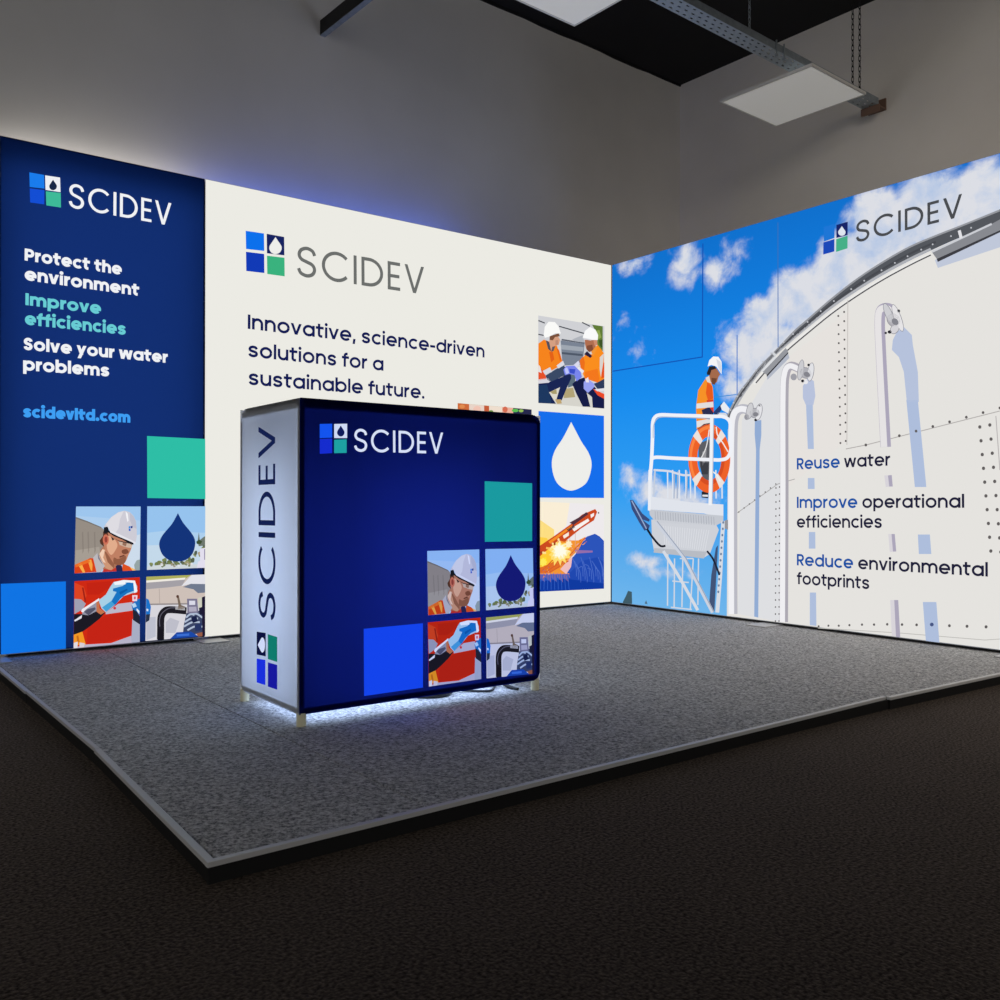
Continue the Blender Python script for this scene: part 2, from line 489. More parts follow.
FELT = carpet_grey()
PT = .045
plat = thing('raised_platform', 'low raised platform of grey felt carpet with aluminium edge under the lightbox walls', 'platform', (-2, -1.5, 0))
FY = lambda x: -3.066 + (x + 4.085) * .0245 if x < -1.428 else -3.018 - (x + 1.425) * .022     # front edge, two lengths of floor not quite in line
LX = lambda y: -4.048 - max(0, -1.99 - y) * .034                                               # left edge
def slab(name, P, z0, z1, mat, bev=0):
    mb = MB(); mb.hexa([(x, y, z0) for x, y in P] + [(x, y, z1) for x, y in P], mat); return mb.build(name, plat, bevel=bev)
slab('platform_base', [(-4.05, -3.03), (.10, -2.99), (.10, .12), (-4.03, .12)], 0, .036, FRAME_DARK)
xs = [-4.05, -3.525, -1.427, .10]; ys = [-3.035, -1.02, .12]; g = .0022
for i in range(3):
    for j in range(2):
        def cx_(k, y): return (LX(y) + .025) if k == 0 else xs[k] - (g if k == i + 1 else -g)
        def fy_(x): return FY(x) + .027
        x0, x1 = xs[i] + g, xs[i + 1] - g
        if j == 0: P = [(LX(-3.03) + .027 if i == 0 else x0, fy_(x0 + .01)), (x1, fy_(x1 - .01)), (x1, ys[1] - g), (LX(ys[1]) + .025 if i == 0 else x0, ys[1] - g)]
        else: P = [(LX(-1) + .025 if i == 0 else x0, ys[1] + g), (x1, ys[1] + g), (x1, ys[2]), (LX(0) + .025 if i == 0 else x0, ys[2])]
        slab('carpet_sheet', P, .036, PT, FELT, .002)
tw = .018
for a, b in ((-4.085, -1.432), (-1.424, .10)):
    slab('edge_trim', [(a, FY(a)), (b, FY(b)), (b, FY(b) + tw), (a, FY(a) + tw)], .037, PT + .004, ALU_TRIM, .0015)
    slab('skirt', [(a + .004, FY(a) + .006), (b, FY(b) + .006), (b, FY(b) + tw), (a + .004, FY(a) + tw)], 0, .037, FRAME_DARK)
for a, b, o_ in ((-3.05, -1.995, 0), (-1.99, -.935, .004), (-.93, .12, .0)):
    slab('edge_trim', [(LX(a) + o_, a), (LX(a) + tw, a), (LX(b) + tw, b), (LX(b) + o_, b)], .037, PT + .004, ALU_TRIM, .0015)
    slab('skirt', [(LX(a) + .006, a), (LX(a) + tw, a), (LX(b) + tw, b), (LX(b) + .006, b)], 0, .037, FRAME_DARK)


# ------------------------------------------------------------------ the lightbox walls
DEP = .10


def lightbox(label, loc, plane, u0, u1, front_m, back_m, feet, dull=0):
    t = thing('lightbox_wall', label, 'lightbox', loc)
    U, V, N = plane.U, plane.V, plane.N
    O = plane.O
    def bar(mb, a, b, c, d, n0, n1, mat):
        mb.obox(O + U * a + V * c - N * n1, U * (b - a), V * (d - c), N * (n1 - n0), mat)
    e = .003
    for a, b, c, d in ((u0 + e, u0 + .009, 0, HT), (u1 - .009, u1 - e, 0, HT), (u0 + .009, u1 - .009, HT - .009, HT), (u0 + .009, u1 - .009, 0, .009)):
        mb = MB(); bar(mb, a, b, c, d, .0015, DEP, ALU); mb.build('frame_profile', t)
    mb = MB(); P = [O + U * a + V * b for a, b in ((u0 + e, .004), (u1 - e, .004), (u1 - e, HT - .002), (u0 + e, HT - .002))]
    mb.face(P, front_m); ff = mb.build('graphic_fabric', t)
    mb = MB(); P = [O + U * a + V * b - N * (DEP + .001) for a, b in ((u0 + e, .004), (u0 + e, HT - .002), (u1 - e, HT - .002), (u1 - e, .004))]
    mb.face(P, back_m); mb.build('back_fabric', t)
    mb = MB(); bar(mb, u0 + .01, u1 - .01, .01, HT - .01, DEP - .004, DEP - .001, WHITE_PAINT); mb.build('added_light_baffle', t)  # unseen board added to keep the back glow off the front fabric
    if dull:
        mb = MB(); mb.obox(O + U * (u1 - dull) - N * (DEP + .012) + V * .004, U * (dull - e), V * (HT - .006), N * .009, BLACK); mb.build('added_glow_block', t)  # unseen panel added to cut off the back glow at this end
    mb = MB(); bar(mb, u0 + .05, u1 - .05, -.012, 0, .02, DEP - .02, FRAME_DARK); mb.build('bottom_rail', t)
    for (fu, n_out) in feet:
        mb = MB(); mb.obox(O + U * (fu - .07) - N * .25 + V * (PT - BASE + .0005), U * .14, N * (.25 + n_out), V * .006, PLATE)
        mb.build('foot_plate', t, bevel=.002)
    return t, ff


NAVY_FAB = fabric('navy_lightbox_print', (20, 49, 117))
WHITE_FAB = glow('white_lightbox_print', (236, 235, 228), 1, True)
BACK_WARM = glow('unprinted_backing_fabric', (200, 196, 192), 4.2, True)
BACK_BLUE = glow('unprinted_backing_fabric_blue', (72, 101, 212), 3.3, True)
BACK_DIM = glow('unprinted_backing_fabric_dim', (70, 68, 66), 1.0, True)


def sky_print():
    m, nt, out = nodes('printed_sky')
    N_ = nt.nodes; K = nt.links
    tc = N_.new('ShaderNodeTexCoord'); sep = N_.new('ShaderNodeSeparateXYZ'); K.new(tc.outputs['Object'], sep.inputs[0])
    # Object coordinates: y runs along the wall, z up; base of the thing is the corner of the stand
    cmb = N_.new('ShaderNodeCombineXYZ')
    neg = N_.new('ShaderNodeMath'); neg.operation = 'MULTIPLY'; neg.inputs[1].default_value = -1; K.new(sep.outputs['Y'], neg.inputs[0])
    K.new(neg.outputs[0], cmb.inputs[0]); K.new(sep.outputs['Z'], cmb.inputs[1])
    grad = N_.new('ShaderNodeValToRGB'); mr = N_.new('ShaderNodeMapRange')
    mr.inputs['From Min'].default_value = BASE; mr.inputs['From Max'].default_value = BASE + HT
    K.new(sep.outputs['Z'], mr.inputs[0]); K.new(mr.outputs[0], grad.inputs[0])
    cr = grad.color_ramp; cr.elements[0].position = 0; cr.elements[0].color = L((112, 182, 236))
    cr.elements[1].position = 1; cr.elements[1].color = L((16, 112, 205))
    for p_, c in ((.12, (92, 172, 236)), (.33, (48, 158, 243)), (.6, (24, 140, 238)), (.85, (18, 122, 218))):
        el = cr.elements.new(p_); el.color = L(c)
    blobs = [  # photo x, y, rx, ry (pixels), peak
        (634, 264, 22, 14, .65), (686, 262, 22, 34, .8), (717, 270, 22, 26, .72), (735, 250, 22, 14, .35),
        (640, 350, 14, 22, .35), (620, 325, 8, 16, .25),
        (762, 318, 34, 30, 1.25), (790, 300, 34, 40, 1.5), (745, 348, 30, 34, 1.0), (728, 340, 16, 22, .6), (772, 350, 50, 40, 1.5),
        (815, 300, 50, 50, 1.6), (850, 262, 48, 44, 1.6), (890, 235, 55, 44, 1.6), (930, 210, 60, 50, 1.6), (985, 195, 55, 42, 1.6),
        (733, 385, 22, 26, .8), (750, 372, 26, 26, .9), (872, 212, 44, 30, 1.3), (925, 192, 46, 30, 1.3), (955, 200, 40, 34, 1.4),
        (630, 480, 16, 20, .6), (648, 490, 24, 22, .75), (690, 500, 40, 18, .8), (668, 496, 26, 20, .8),
        (645, 562, 26, 12, .7), (662, 572, 24, 10, .6), (628, 572, 9, 12, .3), (690, 575, 20, 9, .3)]
    acc = None
    for (x, y, rx, ry, pk) in blobs:
        c = RIGHT.px(x, y); ex = abs(RIGHT.px(x + rx, y)[0] - c[0]); ey = abs(RIGHT.px(x, y + ry)[1] - c[1])
        s = N_.new('ShaderNodeVectorMath'); s.operation = 'SUBTRACT'; s.inputs[1].default_value = (c[0], c[1] + BASE, 0)
        K.new(cmb.outputs[0], s.inputs[0])
        d = N_.new('ShaderNodeVectorMath'); d.operation = 'DIVIDE'; d.inputs[1].default_value = (ex, ey, 1)
        K.new(s.outputs[0], d.inputs[0])
        ln = N_.new('ShaderNodeVectorMath'); ln.operation = 'LENGTH'; K.new(d.outputs[0], ln.inputs[0])
        q = N_.new('ShaderNodeMath'); q.operation = 'MULTIPLY_ADD'; q.inputs[1].default_value = -pk; q.inputs[2].default_value = pk
        K.new(ln.outputs['Value'], q.inputs[0])
        if acc is None: acc = q
        else:
            mx = N_.new('ShaderNodeMath'); mx.operation = 'SMOOTH_MAX'; mx.inputs[2].default_value = .12
            K.new(acc.outputs[0], mx.inputs[0]); K.new(q.outputs[0], mx.inputs[1]); acc = mx
    nz = N_.new('ShaderNodeTexNoise'); nz.inputs['Scale'].default_value = 5.5; nz.inputs['Detail'].default_value = 9
    nz.inputs['Roughness'].default_value = .62; nz.inputs['Distortion'].default_value = .25
    K.new(cmb.outputs[0], nz.inputs['Vector'])
    nn = N_.new('ShaderNodeMath'); nn.operation = 'MULTIPLY_ADD'; nn.inputs[1].default_value = 1.5; nn.inputs[2].default_value = -.75
    K.new(nz.outputs['Fac'], nn.inputs[0])
    ad = N_.new('ShaderNodeMath'); ad.operation = 'ADD'; K.new(acc.outputs[0], ad.inputs[0]); K.new(nn.outputs[0], ad.inputs[1])
    ms = N_.new('ShaderNodeMapRange'); ms.interpolation_type = 'SMOOTHSTEP'
    ms.inputs['From Min'].default_value = .04; ms.inputs['From Max'].default_value = .72
    K.new(ad.outputs[0], ms.inputs[0])
    cc = N_.new('ShaderNodeValToRGB'); K.new(nz.outputs['Fac'], cc.inputs[0])
    cc.color_ramp.elements[0].position = .3; cc.color_ramp.elements[0].color = L((176, 196, 228))
    cc.color_ramp.elements[1].position = .58; cc.color_ramp.elements[1].color = L((220, 222, 229))
    mix = N_.new('ShaderNodeMix'); mix.data_type = 'RGBA'
    K.new(ms.outputs[0], mix.inputs['Factor']); K.new(grad.outputs[0], mix.inputs['A']); K.new(cc.outputs[0], mix.inputs['B'])
    e = N_.new('ShaderNodeEmission'); K.new(mix.outputs['Result'], e.inputs[0]); K.new(e.outputs[0], out.inputs[0])
    m.cycles.emission_sampling = 'FRONT_BACK'
    return m


SKY = sky_print()
navy, _ = lightbox('navy blue lightbox wall headed Protect the environment, left of the white one', (-3.5, 0, 0), BACK, -4.0, -3.012, NAVY_FAB, BACK_WARM, [(-4.035, .17)])
white, _ = lightbox('wide white lightbox wall reading Innovative, science-driven solutions, behind the counter', (-1.5, 0, 0), BACK, -3.012, 0.0, WHITE_FAB, BACK_BLUE, [(-2.99, .14)], dull=1.15)
sky, sf = lightbox('lightbox wall printed with blue sky and a riveted white tank, on the right', (0, -1.5, 0), RIGHT, .006, 3.0, SKY, BACK_DIM, [(1.41, .16), (2.87, .14)])
# the fabric keeps its coordinates in room space so that the printed sky is laid out from the stand's corner
DROP_NAVY = (20, 52, 122)

# ---- picture contents, each traced once in its own square (0..1, y down) and reused
def frame_T(ox, oy, span, tile):
    """crop coordinates (0..1000) -> unit square of the tile given by its photo corners TL, TR, BR, BL"""
    TL, TR, BR, BL = [Vector(p) for p in tile]
    def inv(x, y):
        P = Vector((ox + x * span / 1000, oy + y * span / 1000)); s = t = .5
        for _ in range(12):
            F = TL * (1 - s) * (1 - t) + TR * s * (1 - t) + BR * s * t + BL * (1 - s) * t - P
            a = (TR - TL) * (1 - t) + (BR - BL) * t; b = (BL - TL) * (1 - s) + (BR - TR) * s
            det = a.x * b.y - a.y * b.x
            ds = (F.x * b.y - F.y * b.x) / det; dt = (a.x * F.y - a.y * F.x) / det
            s -= ds; t -= dt
        return s, t
    return inv


def on_tile(plane, quad):
    q = [Vector(plane.px(*p)) for p in quad]
    def f(s, t): return q[0] * (1 - s) * (1 - t) + q[1] * s * (1 - t) + q[2] * s * t + q[3] * (1 - s) * t
    return f


T_WORK = [(76, 506.5), (140.6, 506.5), (139.7, 570.2), (74.4, 573.4)]
T_GLOVE = [(74.4, 581.2), (139.7, 577.2), (139.7, 642), (73.5, 648.3)]
T_DROP = [(147.2, 506.3), (205.3, 506.3), (204.8, 567.7), (146.8, 569.9)]
T_PIPE = [(146.3, 576.7), (205, 574.4), (205, 636), (145.4, 641)]
C_WORK = [(427.1, 551), (479.1, 549.4), (479.6, 610.9), (428, 615.2)]
C_GLOVE = [(427.7, 622.4), (480.4, 617.5), (481, 678.9), (428.7, 686.5)]
C_DROP = [(485.2, 549.1), (532.7, 548.2), (533.6, 606), (485.9, 610.2)]
C_PIPE = [(485.9, 617.5), (533.6, 612.9), (534, 673.6), (486.5, 678.3)]


def start(plane, src, org, quad):
    inv = frame_T(org[0], org[1], 90, src); dst = on_tile(plane, quad)
    def T(x, y):
        s, t = inv(x, y)
        return dst(min(max(s, 0), 1), min(max(t, 0), 1))
    p = Print(plane, T)
    return p, dst


def worker_tile(plane, quad, parent, label, k=lambda c: c):
    p, dst = start(plane, T_WORK, (60, 500), quad)
    P = lambda pts, c, l=2, cu=False: p.poly(pts, k(c), l, cu)
    p.uv([dst(0, 0), dst(1, 0), dst(1, 1), dst(0, 1)], k((172, 205, 238)), 1)
    p.uv([dst(0, 0), dst(1, 0), dst(1, .22), dst(0, .14)], k((158, 198, 238)), 2)
    P([(700, 440), (890, 380), (890, 790), (690, 790)], (205, 220, 236), 2)
    P([(172, 188), (300, 235), (450, 300), (480, 330), (480, 520), (440, 620), (340, 720), (160, 815)], (150, 141, 132), 3)
    P([(172, 560), (430, 520), (440, 620), (340, 700), (165, 750)], (166, 157, 147), 4)
    P([(172, 188), (300, 235), (450, 300), (452, 312), (300, 250), (172, 205)], (120, 114, 108), 4)
    for x in (240, 300, 370): P([(x, 360), (x + 14, 350), (x + 20, 560), (x + 6, 600)], (138, 129, 121), 4)
    P([(820, 720), (850, 670), (890, 660), (890, 785), (830, 790)], (150, 165, 165), 3)
    parent = p.build('picture_background', parent, label)
    # the person on the print
    p = Print(plane, p.T)
    P = lambda pts, c, l=5, cu=False: p.poly(pts, k(c), l, cu)
    P([(160, 720), (330, 645), (375, 650), (405, 800), (155, 818)], (218, 66, 24))
    P([(165, 718), (250, 680), (310, 655), (330, 690), (250, 720), (170, 750)], (235, 110, 40), 6)
    P([(195, 715), (235, 700), (275, 805), (250, 808)], (250, 175, 75), 6)
    P([(300, 668), (340, 660), (355, 720), (350, 790), (335, 780)], (246, 165, 70), 6)
    P([(690, 705), (760, 735), (835, 775), (840, 800), (680, 795)], (222, 82, 34))
    P([(770, 742), (815, 762), (835, 785), (800, 790)], (248, 190, 110), 6)
    P([(440, 560), (490, 490), (600, 520), (640, 640), (650, 720), (610, 790), (480, 800), (430, 660)], (178, 118, 90))
    P([(430, 610), (470, 540), (520, 560), (600, 720), (560, 790), (490, 750), (440, 670)], (206, 150, 118), 6)
    P([(430, 600), (465, 545), (490, 560), (470, 640), (500, 700), (470, 690)], (240, 205, 180), 7)
    P([(480, 560), (560, 620), (600, 700), (590, 760), (520, 690)], (150, 96, 72), 7)
    P([(460, 800), (480, 765), (560, 780), (620, 745), (690, 795)], (196, 52, 44), 7)
    P([(610, 735), (650, 705), (680, 735), (690, 798), (620, 795)], (42, 38, 78), 8)
    P([(360, 640), (408, 588), (440, 650), (490, 735), (440, 800), (398, 800)], (188, 184, 188), 7)
    P([(410, 590), (430, 640), (470, 720), (450, 700), (415, 650)], (130, 125, 135), 8)
    P([(500, 350), (600, 380), (700, 430), (795, 470), (785, 545), (755, 610), (725, 680), (690, 718), (640, 722), (590, 705), (540, 630), (495, 560), (478, 470)], (192, 128, 100), 8, True)
    P([(520, 400), (590, 430), (630, 500), (600, 570), (560, 610), (520, 560), (510, 480)], (226, 172, 140), 9, True)
    P([(590, 640), (640, 655), (720, 620), (722, 680), (690, 716), (640, 722), (590, 706)], (146, 92, 68), 9, True)
    P([(650, 628), (705, 608), (712, 620), (655, 642)], (104, 58, 46), 10)
    P([(680, 560), (730, 545), (758, 580), (720, 602), (685, 592)], (128, 76, 56), 10, True)
    P([(640, 455), (735, 470), (800, 490), (790, 535), (730, 525), (655, 500)], (208, 180, 160), 10)
    P([(690, 470), (735, 480), (725, 515), (685, 500)], (150, 110, 90), 11)
    P([(555, 405), (598, 435), (575, 452)], (28, 32, 36), 11)
    P([(595, 425), (650, 452), (800, 482), (800, 492), (650, 462)], (60, 50, 50), 11)
    P([(432, 450), (470, 400), (470, 350), (515, 340), (530, 400), (490, 410), (475, 480), (480, 520), (440, 485)], (88, 54, 40), 9)
    p.oval(500, 440, 34, 58, k((206, 112, 88)), 10); p.oval(502, 440, 16, 34, k((150, 66, 56)), 11)
    P([(478, 305), (520, 295), (535, 340), (600, 368), (705, 425), (805, 465), (815, 492), (790, 497), (690, 442), (590, 402), (530, 362), (478, 372)], (24, 28, 34), 11)
    P([(460, 330), (500, 265), (560, 190), (640, 135), (710, 118), (770, 135), (815, 180), (840, 235), (848, 310), (850, 400), (832, 485), (790, 462), (700, 428), (620, 390), (545, 345), (520, 298), (480, 300)], (206, 204, 214), 12)
    P([(500, 268), (560, 192), (640, 138), (700, 122), (660, 210), (640, 320), (600, 372), (545, 342), (520, 298)], (222, 220, 226), 13)
    P([(720, 125), (745, 150), (755, 230), (742, 245), (728, 180)], (242, 242, 246), 14)
    P([(770, 140), (815, 185), (840, 240), (848, 320), (800, 300), (770, 220)], (190, 190, 204), 13)
    P([(540, 332), (640, 375), (835, 468), (832, 490), (790, 466), (640, 405), (550, 360)], (230, 229, 236), 14)
    P([(757, 292), (775, 290), (775, 315), (755, 318)], (60, 140, 220), 15); P([(779, 290), (800, 288), (800, 312), (779, 315)], (30, 60, 140), 15)
    P([(756, 322), (776, 320), (778, 342), (758, 344)], (30, 90, 200), 15)
    return p.build('worker_picture', parent, 'person in a white hard hat and orange vest looking down')


def glove_tile(plane, quad, parent, k=lambda c: c):
    p, dst = start(plane, T_GLOVE, (60, 565), quad)
    P = lambda pts, c, l=2, cu=False: p.poly(pts, k(c), l, cu)
    p.uv([dst(0, 0), dst(1, 0), dst(1, 1), dst(0, 1)], k((207, 42, 20)), 1)
    P([(160, 195), (260, 240), (290, 340), (260, 420), (240, 470), (160, 380)], (222, 68, 34))
    P([(290, 200), (560, 180), (560, 240), (420, 330), (300, 330)], (196, 36, 20))
    P([(300, 700), (500, 560), (800, 520), (795, 780), (500, 860), (290, 880)], (196, 36, 22))
    P([(240, 250), (258, 250), (285, 400), (270, 420)], (160, 34, 24), 3)
    P([(800, 600), (890, 650), (890, 860), (788, 870)], (168, 174, 196), 3)
    P([(500, 525), (640, 432), (800, 412), (805, 505), (500, 548)], (188, 184, 202), 3); p.oval(600, 480, 16, 16, k((206, 60, 70)), 4)
    P([(255, 885), (560, 868), (790, 785), (790, 875), (500, 915), (150, 935)], (184, 178, 200), 4)
    P([(148, 772), (242, 732), (282, 885), (150, 890)], (242, 152, 38), 4); P([(180, 790), (200, 780), (215, 860), (190, 860)], (200, 110, 30), 5)
    P([(150, 865), (195, 850), (192, 925), (150, 930)], (226, 220, 226), 5); P([(215, 860), (270, 870), (262, 915), (212, 920)], (214, 206, 214), 5)
    P([(150, 545), (240, 545), (400, 490), (495, 528), (430, 600), (330, 680), (250, 738), (145, 775)], (28, 26, 36), 5)
    P([(158, 375), (230, 382), (282, 430), (250, 490), (160, 545)], (160, 160, 178), 5)
    P([(250, 520), (290, 460), (400, 398), (412, 505), (310, 560), (240, 548)], (150, 150, 168), 6)
    P([(260, 520), (300, 490), (380, 470), (390, 490), (310, 560)], (84, 84, 104), 7)
    P([(240, 490), (380, 400), (425, 368), (430, 392), (280, 495), (250, 530), (230, 515)], (236, 236, 242), 7)
    P([(155, 615), (240, 555), (236, 590), (165, 628)], (226, 226, 236), 7)
    P([(395, 405), (430, 415), (430, 480), (490, 525), (445, 552), (398, 520)], (196, 116, 78), 7)
    P([(420, 392), (500, 330), (555, 235), (590, 188), (700, 166), (825, 172), (855, 240), (850, 305), (800, 312), (700, 345), (640, 405), (590, 455), (500, 525), (452, 482)], (168, 208, 230), 8)
    P([(580, 262), (690, 232), (740, 195), (812, 190), (822, 285), (740, 315), (660, 375), (620, 430), (500, 515), (458, 470), (540, 440), (600, 335), (620, 300), (580, 290)], (24, 116, 194), 9)
    P([(460, 470), (560, 400), (600, 440), (505, 520)], (70, 160, 214), 10)
    P([(650, 300), (740, 262), (745, 280), (660, 330)], (14, 92, 168), 10)
    P([(588, 192), (700, 166), (830, 174), (858, 290), (822, 312), (810, 198), (720, 190), (720, 215), (600, 222)], (240, 245, 250), 10)
    P([(798, 335), (858, 335), (852, 400), (800, 402)], (238, 218, 228), 10); P([(815, 350), (840, 350), (838, 380), (816, 382)], (210, 90, 120), 11)
    P([(790, 440), (840, 385), (890, 372), (890, 565), (850, 520), (800, 490)], (30, 112, 192), 8); P([(790, 435), (830, 420), (850, 460), (810, 475)], (180, 214, 240), 9)
    P([(850, 480), (880, 510), (878, 545), (845, 500)], (226, 236, 246), 10)
    P([(803, 490), (845, 510), (890, 570), (890, 660), (808, 612)], (34, 38, 54), 8)
    return p.build('gloved_hands_picture', parent, 'blue gloved hands in front of an orange vest')


def drop_tile(plane, quad, parent, navy_rgb, k=lambda c: c):
    p, dst = start(plane, T_DROP, (140, 495), quad); rr = random.Random(5)
    P = lambda pts, c, l=2, cu=False: p.poly(pts, k(c), l, cu)
    p.uv([dst(0, 0), dst(1, 0), dst(1, 1), dst(0, 1)], k((150, 195, 238)), 1)
    P([(80, 420), (250, 400), (725, 420), (725, 600), (80, 600)], (172, 207, 238)); P([(80, 560), (725, 540), (725, 830), (80, 830)], (196, 217, 234), 3)
    for i in range(46):
        x = rr.uniform(100, 715); y = 775 - abs(rr.gauss(0, 1)) * (22 if x < 560 else 70) - max(0, (x - 560)) * .6
        y = max(y, 560 - 0 * x) if x > 600 else max(y, 715)
        p.oval(x, y, rr.uniform(14, 30), rr.uniform(12, 30), k(rr.choice([(116, 128, 76), (92, 104, 66), (150, 156, 112), (176, 160, 130), (130, 140, 90), (84, 96, 80)])), 4, 9, rr.random())
    P([(635, 520), (650, 410), (662, 500), (700, 470), (725, 455), (725, 560), (650, 570)], (110, 120, 110), 4)
    P([(620, 520), (650, 495), (690, 515), (670, 545), (630, 545)], (60, 80, 50), 5)
    P([(80, 790), (300, 770), (500, 775), (720, 765), (722, 815), (78, 840)], (208, 216, 220), 5)
    for i in range(18): p.oval(rr.uniform(110, 620), rr.uniform(765, 795), 14, 12, k(rr.choice([(226, 228, 232), (120, 130, 96), (160, 150, 130)])), 6, 8)
    P([(662, 595), (724, 588), (724, 812), (628, 815), (640, 742), (664, 730)], (226, 222, 238), 7); P([(712, 600), (724, 600), (724, 720), (712, 720)], (120, 110, 150), 8)
    parent = p.build('picture_background', parent)
    q = Print(plane, p.T)
    q.poly(spline([(413, 200), (470, 305), (560, 415), (602, 490), (605, 570), (572, 660), (500, 722), (408, 738), (315, 722), (245, 665), (210, 580), (213, 510), (252, 435), (340, 330), (385, 255), (413, 200)], 6), navy_rgb, 9)
    return q.build('water_drop', parent, 'dark blue water drop shape')


def pipe_tile(plane, quad, parent, k=lambda c: c):
    p, dst = start(plane, T_PIPE, (140, 560), quad)
    P = lambda pts, c, l=2, cu=False: p.poly(pts, k(c), l, cu)
    p.uv([dst(0, 0), dst(1, 0), dst(1, 1), dst(0, 1)], k((206, 192, 184)), 1)
    P([(70, 180), (565, 160), (500, 208), (70, 235)], (174, 174, 92)); P([(70, 228), (500, 195), (490, 218), (70, 252)], (240, 235, 226), 3)
    P([(70, 250), (500, 215), (460, 285), (300, 305), (70, 325)], (164, 160, 166))
    P([(65, 495), (520, 485), (722, 480), (725, 860), (55, 910)], (216, 214, 221)); P([(205, 320), (212, 320), (218, 490), (210, 490)], (180, 166, 160), 3)
    P([(75, 485), (520, 478), (520, 495), (75, 502)], (150, 142, 142), 3)
    P([(280, 690), (330, 640), (430, 680), (385, 810), (280, 810)], (190, 190, 202), 3); P([(70, 640), (170, 630), (170, 850), (70, 890)], (190, 192, 206), 3)
    P([(452, 290), (570, 162), (724, 158), (724, 268), (560, 265)], (226, 226, 233), 4); P([(470, 300), (560, 264), (724, 266), (724, 362), (640, 368), (590, 326)], (112, 122, 142), 4)
    p.line([(222, 885), (224, 760), (224, 690), (232, 620), (268, 568), (330, 552), (510, 566)], 78, k((30, 28, 36)), 5, True)
    p.line([(222, 890), (222, 770)], 100 * .6, k((24, 22, 30)), 6)
    p.line([(215, 740), (212, 660), (240, 590), (320, 535), (430, 535)], 10, k((92, 90, 104)), 6, True)
    P([(400, 395), (425, 405), (448, 500), (500, 520), (470, 545), (410, 545), (420, 500)], (120, 104, 90), 7); p.oval(410, 405, 16, 16, k((90, 60, 50)), 8)
    P([(385, 520), (490, 520), (495, 560), (385, 550)], (170, 168, 172), 7)
    P([(510, 590), (560, 570), (690, 560), (700, 700), (690, 830), (470, 810), (480, 720)], (58, 68, 100), 6)
    for a in ((505, 640, 600, 610), (490, 690, 640, 650), (480, 740, 660, 690), (520, 780, 690, 740), (560, 600, 690, 640)):
        p.line([(a[0], a[1]), ((a[0] + a[2]) / 2, (a[1] + a[3]) / 2 - 22), (a[2], a[3])], 20, k((176, 190, 214)), 7, True)
    P([(560, 640), (620, 620), (640, 680), (580, 700)], (26, 34, 70), 8); P([(600, 720), (680, 700), (680, 780), (610, 790)], (40, 54, 100), 8)
    P([(650, 530), (690, 520), (700, 600), (660, 610)], (30, 30, 54), 8)
    P([(515, 430), (630, 430), (645, 585), (520, 595)], (122, 118, 144), 8); P([(538, 452), (608, 452), (608, 498), (540, 500)], (218, 218, 232), 9); P([(535, 520), (620, 518), (625, 570), (538, 575)], (176, 172, 192), 9)
    P([(640, 420), (690, 410), (690, 520), (645, 540)], (206, 206, 190), 8)
    P([(684, 415), (724, 400), (724, 860), (690, 860)], (30, 25, 52), 9)
    P([(325, 880), (400, 803), (560, 795), (650, 850), (560, 880)], (28, 72, 166), 9); P([(400, 825), (540, 815), (540, 840), (400, 850)], (60, 110, 210), 10)
    P([(620, 815), (690, 800), (690, 850), (640, 850)], (150, 92, 70), 10)
    P([(60, 425), (95, 440), (118, 520), (108, 605), (60, 605)], (28, 116, 204), 9); P([(70, 540), (90, 545), (88, 570), (70, 565)], (214, 230, 246), 10); P([(60, 605), (110, 600), (100, 670), (60, 695)], (40, 50, 72), 9)
    return p.build('pipe_valve_picture', parent, 'black hose bent into a grey pipe valve')


# ---- navy wall graphics
nl = bpy.data.lights.new('backlight_lamp', 'AREA'); nl.shape = 'RECTANGLE'; nl.size = .95; nl.size_y = 2.36; nl.energy = 8.6; nl.color = (1, 1, 1)
no = bpy.data.objects.new('backlight_lamp', nl); C.objects.link(no); no.location = (-3.506, .088, BASE + 1.19); no.rotation_euler = (radians(90), 0, 0)
no.parent = navy; no.matrix_parent_inverse = Matrix.Translation(-navy.location)
OFFW = (240, 242, 246)
logo(BACK, navy, [[(29.3, 172.4), (44, 175), (44.4, 188.6), (29.7, 187)], [(45.1, 175.4), (60, 177.6), (60.5, 192.2), (45.5, 190)],
                  [(29.7, 188.4), (44.4, 190.2), (44.2, 204.4), (30.1, 202.5)], [(45.8, 191.3), (60.7, 193), (60.9, 207.6), (46.3, 205.4)]],
     [(26, 124, 236), (238, 240, 244), (20, 78, 212), (62, 186, 152)], (24, 40, 70), (53, 185, 7.6, 10.5))
t = Print(BACK)
lettering(t, 'SCIDEV', (68.6, 207.2), (171.2, 226.0), 24.2, OFFW, .085); t.build('brand_lettering', navy)
t = Print(BACK)
lettering(t, 'Protect the', (24.6, 260.4), (121.7, 275.0), 12.1, OFFW, .172)
lettering(t, 'environment', (24.6, 280.0), (139.0, 296.0), 12.3, OFFW, .172); t.build('slogan_lettering', navy)
t = Print(BACK)
lettering(t, 'Improve', (25.3, 305.0), (101.0, 314.2), 12.0, (104, 204, 212), .172)
lettering(t, 'efficiencies', (24.9, 324.6), (125.8, 335.0), 12.2, (104, 204, 212), .172); t.build('slogan_lettering', navy, 'pale turquoise lettering Improve efficiencies')
t = Print(BACK)
lettering(t, 'Solve your water', (23.5, 349.7), (167.6, 363.0), 12.2, OFFW, .172)
lettering(t, 'problems', (23.1, 370.2), (109.3, 376.6), 12.4, OFFW, .172); t.build('slogan_lettering', navy)
t = Print(BACK)
lettering(t, 'scidevltd.com', (23.1, 417.2), (130.2, 422.8), 11.5, (62, 158, 244), .20); t.build('web_address_lettering', navy, 'bright blue lettering of a web address')
